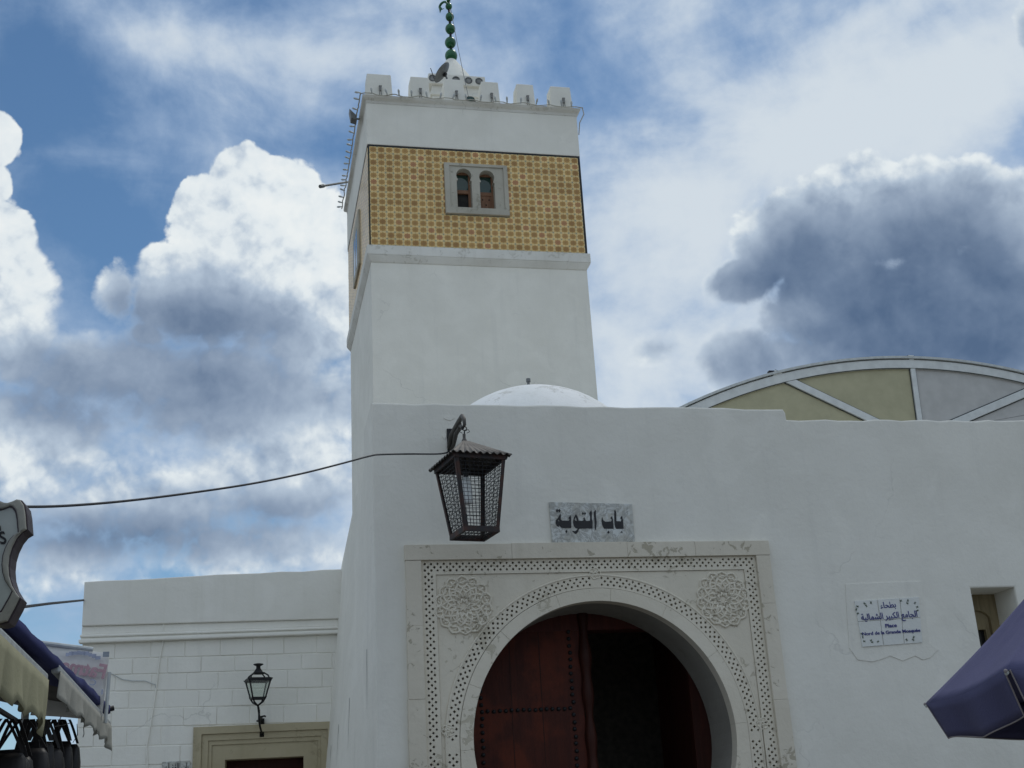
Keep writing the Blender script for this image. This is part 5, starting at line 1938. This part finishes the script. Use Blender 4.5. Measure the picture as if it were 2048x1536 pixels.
hk.tube([cpos + Vector((0.0, 0, -0.018)), Vector((pkx[0], LV, zpk + 0.03)) - bo], 0.006, 6)
for s in (1, -1):
    hk.tube([cpos + Vector((0.012, 0, -.02)), cpos + Vector((0.03 * s, -0.01, -.012)), cpos + Vector((0.045 * s, 0, -.03)), cpos + Vector((0.02 * s, 0.01, -.04))], 0.0035, 5)
hk.build('hook', M_iron, brk, True)

# ================================================================== left side of the lane: stalls, signs, wires
# points of the awning bars: they run towards the mosque, level
ZB1 = 2.55
LANE = Plan(0, 0, radians(13.3))
PAR = Plan(0, 0, radians(-4.2))


def lane(px, py, z):
    u, v = LANE.uv(px, py, z)
    return Vector((u, v, z))


a1, a2 = lane(0, 1274, ZB1), lane(94, 1356, ZB1)
ubar = (a1.x + a2.x) / 2 - 0.01
a2v = a2.y
b_z = 2.66
b1, b2 = lane(107, 1338, b_z), lane(219, 1449, b_z)
b1v, b2v = b1.y, b2.y
ubar2 = (b1.x + b2.x) / 2


def awning(uf, v0, v1, zb, mat, seed, label, drop, nsc):
    r = random.Random(seed)
    root = empty('awning', LANE.world(uf, v0, zb), LANE.psi, label, 'awning', 'shop awnings along the left of the lane')
    Lh = v1 - v0
    bar = MB()
    bar.box((-0.024, 0, -0.024), (0.024, Lh, 0.024))
    bevel(bar.build('front_bar', M_awnpole, root), 0.012)
    # canvas rising back to the shop
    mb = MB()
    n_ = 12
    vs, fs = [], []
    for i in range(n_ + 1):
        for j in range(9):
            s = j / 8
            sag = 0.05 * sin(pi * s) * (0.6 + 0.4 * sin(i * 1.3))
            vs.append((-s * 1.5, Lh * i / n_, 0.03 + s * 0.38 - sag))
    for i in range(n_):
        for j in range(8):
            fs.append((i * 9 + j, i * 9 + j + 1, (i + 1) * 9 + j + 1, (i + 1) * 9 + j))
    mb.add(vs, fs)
    cv = mb.build('canvas', M_awnshade, root, True)
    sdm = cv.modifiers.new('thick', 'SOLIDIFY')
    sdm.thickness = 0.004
    # scalloped valance
    vs, fs = [], []
    nn = nsc * 12
    for i in range(nn + 1):
        y = Lh * i / nn
        ph = (i % 12) / 12
        low_ = drop * (0.84 + 0.16 * abs(sin(pi * ph)))
        if i > nn - 8:
            low_ = drop * (1.0 + 0.14 * (i - nn + 8) / 8)
        for j in range(6):
            t = j / 5
            vs.append((0.026 + 0.012 * sin(i * 0.55 + seed) * t + 0.02 * t * t * sin(i * .21), y, -0.012 - low_ * t))
    for i in range(nn):
        for j in range(5):
            fs.append((i * 6 + j, i * 6 + j + 1, (i + 1) * 6 + j + 1, (i + 1) * 6 + j))
    mv = MB()
    mv.add(vs, fs)
    vo = mv.build('valance', mat, root, True)
    sdm = vo.modifiers.new('thick', 'SOLIDIFY')
    sdm.thickness = 0.003
    return root


awning(ubar, a2v - 3.2, a2v, ZB1, M_cream, 3, 'nearer cream awning with a deep scalloped valance at the lower left', 0.255, 12)
awning(ubar2, b1v, b2v, b_z, M_cream2, 5, 'farther greyish awning with a scalloped valance below the navy canopy', 0.175, 10)
# navy canopy above the awnings, its edge rippled, carried by the shop front behind
cu_ = ubar - 0.02
c0v, c0z = LANE.vz(30, 1229, cu_)
c1v, c1z = LANE.vz(213, 1409, cu_)
zc0 = (c0z + c1z) / 2
nav = empty('canopy', LANE.world(cu_, c1v, 0), LANE.psi, 'navy blue canopy edge running above the cream awnings', 'canopy')
vs, fs = [], []
n_ = 44
L0 = c1v - 2.0
for i in range(n_ + 1):
    y = -L0 * (1 - i / n_)
    t = i / n_
    zt = c1z + (c0z - c1z) * (-y / (c1v - c0v)) if True else zc0
    rip = 0.006 * sin(i * 1.9) + (0.02 if i > 33 else 0)
    vs += [(-1.7, y, zt + 0.45), (-0.05, y, zt + 0.0 + rip), (0.03, y, zt - 0.035 + rip), (0.035, y, zt - 0.085 + rip * .5), (-0.01, y, zt - 0.10 + rip * .4), (-1.7, y, zt + 0.36)]
for i in range(n_):
    for j in range(5):
        fs.append((i * 6 + j, i * 6 + j + 1, (i + 1) * 6 + j + 1, (i + 1) * 6 + j))
cm_ = MB()
cm_.add(vs, fs)
cm_.build('canvas', M_bluetarp, nav, True)
lp = MB()
lp.tube([(0.06, 0.0, c1z - 0.03), (-0.02, -0.02, c1z - 0.05), (-0.6, -0.02, c1z + 0.12), (-1.7, -0.02, c1z + 0.38)], 0.022, 8)
lp.build('end_rod', M_iron, nav, True)

# the shop they belong to, beyond the left edge of the view
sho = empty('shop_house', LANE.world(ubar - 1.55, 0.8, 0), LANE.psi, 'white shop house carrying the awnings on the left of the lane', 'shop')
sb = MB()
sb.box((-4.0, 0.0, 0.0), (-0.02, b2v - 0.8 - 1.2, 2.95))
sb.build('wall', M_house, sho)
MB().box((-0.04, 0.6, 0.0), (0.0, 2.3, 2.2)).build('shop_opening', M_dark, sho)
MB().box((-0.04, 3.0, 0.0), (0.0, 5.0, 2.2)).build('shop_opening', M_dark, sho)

# dark goods hanging below the awning
rail_z = 2.36
rl = MB()
ru = ubar - 0.16
rl.tube([LANE.world(ru, a2v - 3.0, rail_z), LANE.world(ru, a2v + 0.25, rail_z)], 0.014, 8)
tag(rl.build('hanging_rail', M_iron), 'dark rail under the nearer awning from which bags hang', 'rail')


def bag(u, v, ztop_, w, strap, hgt, mat, label, lean_=0.0):
    root = empty('hanging_bag', LANE.world(u, v, ztop_), LANE.psi + rnd.uniform(-.5, .5), label, 'bag', 'dark bags hanging below the awning')
    bd = MB()
    n_ = 18
    prof = []
    for i in range(n_):
        a = 2 * pi * i / n_
        prof.append((cos(a), sin(a)))
    vs, fs = [], []
    lev = [(0.0, .80, .35), (0.08, .95, .7), (0.35, 1.05, 1.0), (0.75, 1.0, 1.05), (0.96, .85, .8), (1.0, .7, .5)]
    for (t, fw, fd) in lev:
        for (cx_, sy_) in prof:
            sq = lambda q: math.copysign(abs(q) ** 0.6, q)
            vs.append((sq(cx_) * w / 2 * fw + lean_ * t, sq(sy_) * 0.055 * fd, -strap - hgt * t))
    for i in range(len(lev) - 1):
        for j in range(n_):
            fs.append((i * n_ + j, i * n_ + (j + 1) % n_, (i + 1) * n_ + (j + 1) % n_, (i + 1) * n_ + j))
    fs.append(tuple(range(n_ - 1, -1, -1)))
    fs.append(tuple((len(lev) - 1) * n_ + j for j in range(n_)))
    bd.add(vs, fs)
    bd.build('body', mat, root, True)
    for sg in (-1, 1):
        st = MB()
        vs, fs = [], []
        hw = 0.009 if w > 0.2 else 0.015
        for i in range(9):
            t = i / 8
            x = sg * (0.012 + (w * 0.40 - 0.012) * t ** 0.85)
            z = -strap * 1.05 * t + 0.012
            vs += [(x - hw, sg * .012 - .003, z), (x + hw, sg * .012 - .003, z), (x + hw, sg * .012 + .003, z), (x - hw, sg * .012 + .003, z)]
        for i in range(8):
            for j in range(4):
                fs.append((i * 4 + j, i * 4 + (j + 1) % 4, (i + 1) * 4 + (j + 1) % 4, (i + 1) * 4 + j))
        fs.append((0, 1, 2, 3))
        st.add(vs, fs)
        st.build('strap', M_leather, root)
    return root


bspots = [(6, 1.0, 0.26, 0.26, 0.34), (30, 1.0, .22, .30, .3), (47, .9, .30, .24, .36), (70, 1.0, .2, .32, .3), (92, .8, .24, .27, .34), (112, .9, .24, .25, .36), (133, .85, .22, .26, .36)]
bspots += [(18, 1, .24, .30, .38), (58, 1, .16, .34, .36), (82, 1, .18, .2, .4), (102, 1, .2, .34, .3), (124, 1, .16, .22, .42)]
names = ['at the left edge under the awning', 'second from the left edge', 'with the broad flap, third from left', 'on long straps, in the middle', 'fifth from the left edge', 'sixth from the left edge', 'hanging farthest right', 'just right of the one at the left edge', 'slim one left of the middle', 'just right of the middle', 'behind the sixth one', 'slim one beside the farthest right bag']
for i, (px, _, w, st, hg) in enumerate(bspots):
    zt_b = rail_z - rnd.uniform(0.0, .03)
    uu = ru + rnd.uniform(-0.02, .04)
    vv = LANE.vz(px, 1452, uu)[0]
    zb_b = LANE.vz(px, 1442, uu)[1]
    bag(uu, vv, zb_b, w, st * .62, hg, M_redleather if i == 3 else M_leather, 'dark leather bag %s' % names[i])
# thin cords dangling by the valance
cdm = MB()
for (pa_, pb_c, pc_c) in (((122, 1433), (117, 1445), (115, 1452)), ((154, 1448), (155, 1470), (146, 1485)), ((167, 1455), (168, 1468), (166, 1474)), ((108, 1453), (128, 1450), (140, 1446))):
    P_ = [(lambda q: LANE.world(ubar - .05, q[0], q[1]))(LANE.vz(p[0], p[1], ubar - .05)) for p in (pa_, pb_c, pc_c)]
    cdm.tube(P_, 0.003, 4)
tag(cdm.build('cord', M_cable), 'thin loose cords dangling from the farther awning', 'cord')

# banner hung across, seen from behind so that its print reads backwards
BV = 10.2
bc = LANE.uz(210, 1305, BV)
ban = empty('banner', LANE.world(bc[0], BV, 0), LANE.psi, 'white shop banner seen from behind with faded red reversed lettering', 'banner')
Lb = lambda px, py: (LANE.uz(px, py, BV)[0] - bc[0], LANE.uz(px, py, BV)[1])
e0, e1, e2 = Lb(88, 1291), Lb(219, 1307), Lb(203, 1440)
e3 = Lb(60, 1430)
vs, fs = [], []
for i in range(15):
    for j in range(9):
        s, t = i / 14, j / 8
        x = (e0[0] * (1 - s) + e1[0] * s) * (1 - t) + (e3[0] * (1 - s) + e2[0] * s) * t
        z = (e0[1] * (1 - s) + e1[1] * s) * (1 - t) + (e3[1] * (1 - s) + e2[1] * s) * t
        vs.append((x, 0.018 * sin(s * 7 + t * 2) * (0.3 + t), z))
for i in range(14):
    for j in range(8):
        fs.append((i * 9 + j, (i + 1) * 9 + j, (i + 1) * 9 + j + 1, i * 9 + j + 1))
bn = MB()
bn.add(vs, fs)
bo_ = bn.build('cloth', M_banner, ban, True)
bo_.modifiers.new('thick', 'SOLIDIFY').thickness = 0.003
bt = MB()
pa_, pb3 = Lb(60, 1283), Lb(186, 1299)
bt.tube([(pa_[0], 0, pa_[1]), (pb3[0], 0, pb3[1])], 0.018, 8)
bt.build('top_pole', M_ltgrey, ban)
bp_ = MB()
p_, q_ = Lb(214, 1345), Lb(207, 1420)
bp_.tube([(p_[0] + .02, -.02, p_[1]), (q_[0] + .02, -.02, q_[1] - .1)], 0.014, 8)
bp_.build('side_pole', M_ltgrey, ban)
sl = atan2(e1[1] - e0[1], e1[0] - e0[0])


def ban_text(name, s, px, py, wpx, h, mat, slant=0.0, bold=.01):
    q = Lb(px, py)
    wd = Lb(px + wpx / 2, py)[0] - Lb(px - wpx / 2, py)[0]
    lettering(name, s, mat, ban, (q[0], -0.040, q[1]), wd, h, sl + slant, bold, True)


hgt = abs(Lb(180, 1322)[1] - Lb(180, 1350)[1])
ban_text('red_print', 'Fatma', 168, 1338, 92, hgt * 1.05, M_rose, -0.04, .03)
ban_text('blue_print', 'C', 187, 1366, 13, hgt * .42, M_bluefade, 0, .01)
for i in range(9):
    px = 136 + i * 7.6
    py = 1311 - 7.5 * sin(pi * (i + .3) / 9) + i * .95
    q = Lb(px, py)
    w = 0.012 + 0.004 * (i % 3)
    MB().box((q[0] - w, -0.0405, q[1] - .014), (q[0] + w, -0.038, q[1] + .012 + .004 * (i % 2))).build('arc_print', M_bluefade, ban)
q0, q1 = Lb(207, 1305), Lb(219, 1315)
MB().box((q0[0], -0.041, q1[1]), (q1[0], -0.037, q0[1])).build('corner_print', M_greyfade, ban)
MB().box((Lb(204, 1380)[0], -0.041, Lb(204, 1390)[1]), (Lb(207, 1380)[0], -0.037, Lb(204, 1380)[1])).build('edge_print', M_bluefade, ban)
# a mast carries the banner poles
mst = MB()
mst.tube([LANE.world(bc[0] + Lb(60, 1283)[0], BV + 0.03, 0), LANE.world(bc[0] + Lb(60, 1283)[0], BV + 0.03, Lb(60, 1283)[1] + 0.05)], 0.03, 8)
tag(mst.build('banner_mast', M_ltgrey), 'pale mast holding the white banner behind the stalls', 'post')

# ornate shop sign at the left edge
SV = 4.9
sp0 = LANE.uz(-120, 1120, SV)
sig = empty('shop_sign', LANE.world(sp0[0], SV, 0), LANE.psi - radians(4), 'ornate scroll-edged shop sign with dark rim cut off at the left edge', 'shop sign')
half = [(-120, 1006), (-80, 998), (-40, 992), (0, 1003), (10, 1007), (20, 1008), (30, 1005), (39, 1001), (46, 1003), (53, 1013), (56, 1030), (57.5, 1050), (58.6, 1062), (48, 1068), (38, 1080), (29, 1098), (23.5, 1116), (21.5, 1136), (23, 1155), (29, 1175), (38, 1190), (45, 1199), (37, 1216), (28, 1232), (20, 1247), (5, 1251), (-20, 1248), (-60, 1244), (-120, 1238)]
loc_s = [(LANE.uz(px, py, SV)[0] - sp0[0], LANE.uz(px, py, SV)[1]) for px, py in half]
full = loc_s + [(-x, z) for x, z in reversed(loc_s[1:-1])]
full = [(x, z) for x, z in full]
ccz = sum(z for _, z in full) / len(full)
shrink = lambda f, g: [(x * f, ccz + (z - ccz) * g) for x, z in full]
plate('core', full, 0.0, 0.10, M_plum, sig, 0.004)
plate('rim', [shrink(.985, .985), shrink(.90, .86)], -0.018, 0.0, M_signrim, sig, 0.006)
plate('face_line', [shrink(.905, .868), shrink(.885, .835)], -0.010, 0.0, M_plum, sig, 0.001)
plate('face', shrink(.89, .84), -0.006, 0.0, M_signface, sig, 0.001)
q = (LANE.uz(7, 1077, SV - .01)[0] - sp0[0], LANE.uz(7, 1077, SV - .01)[1])
hs = abs(LANE.uz(7, 1064, SV)[1] - LANE.uz(7, 1090, SV)[1])
lettering('sign_lettering', "s", M_iron, sig, (q[0], -0.008, q[1]), hs * .45, hs, 0.25, .0)
q = (LANE.uz(1.5, 1058, SV - .01)[0] - sp0[0], LANE.uz(1.5, 1058, SV - .01)[1])
lettering('sign_lettering', "'", M_iron, sig, (q[0], -0.008, q[1]), hs * .12, hs * .4, 0.25, .0)
arm = MB()
arm.tube([(-.2, 0.05, ccz + .20), (-.9, 0.05, ccz + .30), (-1.1, 0.05, ccz + .30)], 0.02, 8)
arm.build('support_arm', M_iron, sig)

# power cable sagging from the left to the lantern, pinned at the wall corner
cab = MB()
pl_ = [(-60, 1009, 6.0), (57, 1013.5, 6.5), (150, 1010.5, 7.0), (260, 1001, 7.6), (380, 986, 8.2), (500, 968, 8.8), (600, 948, 9.4), (680, 928, 9.9), (740, 912, 10.35), (765, 909, 10.75)]
P_ = []
for (px, py, dpt) in pl_:
    d = ray(px, py)
    P_.append(CAM_P + d * (dpt / d.y))
end = []
for (px, py, v) in ((820, 908, -0.10), (875, 908, -0.42), (895, 905, -0.60)):
    q = MOS.uz(px, py, v)
    end.append(MOS.world(q[0], v, q[1]))


def smooth_path(P, n=6):
    out = []
    for i in range(len(P) - 1):
        p0_, p1_, p2_, p3_ = P[max(i - 1, 0)], P[i], P[i + 1], P[min(i + 2, len(P) - 1)]
        for j in range(n):
            t = j / n
            out.append(0.5 * ((2 * p1_) + (p2_ - p0_) * t + (2 * p0_ - 5 * p1_ + 4 * p2_ - p3_) * t * t + (3 * p1_ - p0_ - 3 * p2_ + p3_) * t ** 3))
    out.append(P[-1])
    return out


cab.tube(smooth_path(P_ + end), 0.0078, 8)
tag(cab.build('power_cable', M_cable, None, True), 'black power cable sagging across the sky to the big lantern', 'cable')
c2 = MB()
q0, q1 = HOU.uz(166, 1198.5, -0.01), None
d = ray(30, 1216)
c2.tube([HOU.world(q0[0], 0.05, q0[1]), CAM_P + ray(100, 1207) * 13.0, CAM_P + d * 11.0, CAM_P + ray(-60, 1226) * 9], 0.013, 6)
tag(c2.build('power_cable', M_cable), 'short black wire running from the white house behind the shop sign', 'cable')

# ================================================================== violet market parasol at the right
ZP = 2.30
Apt = PAR.uv(1850, 1407, ZP)
Bpt = PAR.uv(2011, 1340, ZP)
uA = (Apt[0] + Bpt[0]) / 2
S = Apt[1] - Bpt[1]
par = empty('market_parasol', PAR.world(uA + S / 2, (Apt[1] + Bpt[1]) / 2, 0), PAR.psi, 'violet square market parasol with hanging valance at the lower right', 'parasol')
h = S / 2
AP = 1.02 * h + ZP
cor = [(-h, -h), (h, -h), (h, h), (-h, h)]
offA, offB = Apt[0] - uA, Bpt[0] - uA


def cpt(i):
    x, y = cor[i]
    return Vector((x + (offA if i == 3 else offB if i == 0 else 0), y, ZP))


apx = Vector((0, 0, AP))
for i in range(4):
    a, b = cpt(i), cpt((i + 1) % 4)
    mb = MB()
    vs, fs = [], []
    n_, m_ = 14, 14
    for r_ in range(m_ + 1):
        t = r_ / m_
        for s in range(n_ + 1):
            q = a + (b - a) * (s / n_)
            p = q * (1 - t) + apx * t
            p.z -= 0.10 * h * sin(pi * t) * (1 - 0.2 * abs(2 * s / n_ - 1)) * 0.5 + 0.035 * sin(pi * s / n_) * (1 - t) + (0.012 * sin(s * 1.7 + r_ * .9 + i) + 0.008 * sin(s * 2.9 - r_ * 1.3)) * sin(pi * s / n_) * sin(pi * t)
            vs.append(p)
    for r_ in range(m_):
        for s in range(n_):
            fs.append((r_ * (n_ + 1) + s, r_ * (n_ + 1) + s + 1, (r_ + 1) * (n_ + 1) + s + 1, (r_ + 1) * (n_ + 1) + s))
    mb.add(vs, fs)
    o = mb.build('canopy_panel', M_purple, par, True)
    o.modifiers.new('thick', 'SOLIDIFY').thickness = 0.003
    # valance: separate flap per side, splayed and wavy, open at the corners
    outw = Vector(((a + b) / 2).to_tuple())
    outw.z = 0
    outw.normalize()
    vs, fs, hem = [], [], []
    for s in range(25):
        f = 0.012 + 0.976 * s / 24
        q = a + (b - a) * f
        q.z -= 0.035 * sin(pi * f)
        dr_ = 0.235 * (1 + 0.05 * sin(f * 9 + i))
        for j in range(6):
            t = j / 5
            vs.append(q + outw * (-0.085 * t + 0.022 * t * sin(f * 13 + i * 2)) + Vector((0, 0, -dr_ * t)) + (b - a).normalized() * (0.19 * t * (0.5 - f)))
        hem.append(Vector(vs[-1]))
    for s in range(24):
        for j in range(5):
            fs.append((s * 6 + j, s * 6 + j + 1, (s + 1) * 6 + j + 1, (s + 1) * 6 + j))
    mv = MB()
    mv.add(vs, fs)
    o = mv.build('valance', M_purple, par, True)
    o.modifiers.new('thick', 'SOLIDIFY').thickness = 0.003
    hm = MB()
    hm.tube([Vector(vs[j]) for j in range(6)] + hem[1:-1] + [Vector(vs[24 * 6 + 5 - j]) for j in range(6)], 0.0045, 5)
    hm.build('hem_piping', M_seam, par)
    rbm = MB()
    rbm.tube([a + Vector((0, 0, -.02)), apx + Vector((0, 0, -.20))], 0.010, 6)
    rbm.build('rib', M_ltgrey, par)
    MB().ball(a + Vector((0, 0, -.005)), 0.011, 10).build('rib_tip', M_seam, par, True)
MB().tube([(0, 0, 0.1), (0, 0, AP + .04)], 0.024, 12).build('pole', M_ltgrey, par, True)
MB().lathe([(0.30, 0.0), (0.30, 0.06), (0.26, 0.10), (0.05, 0.12), (0.04, 0.25)], (0, 0, 0), 20).build('base', M_stone, par, True)
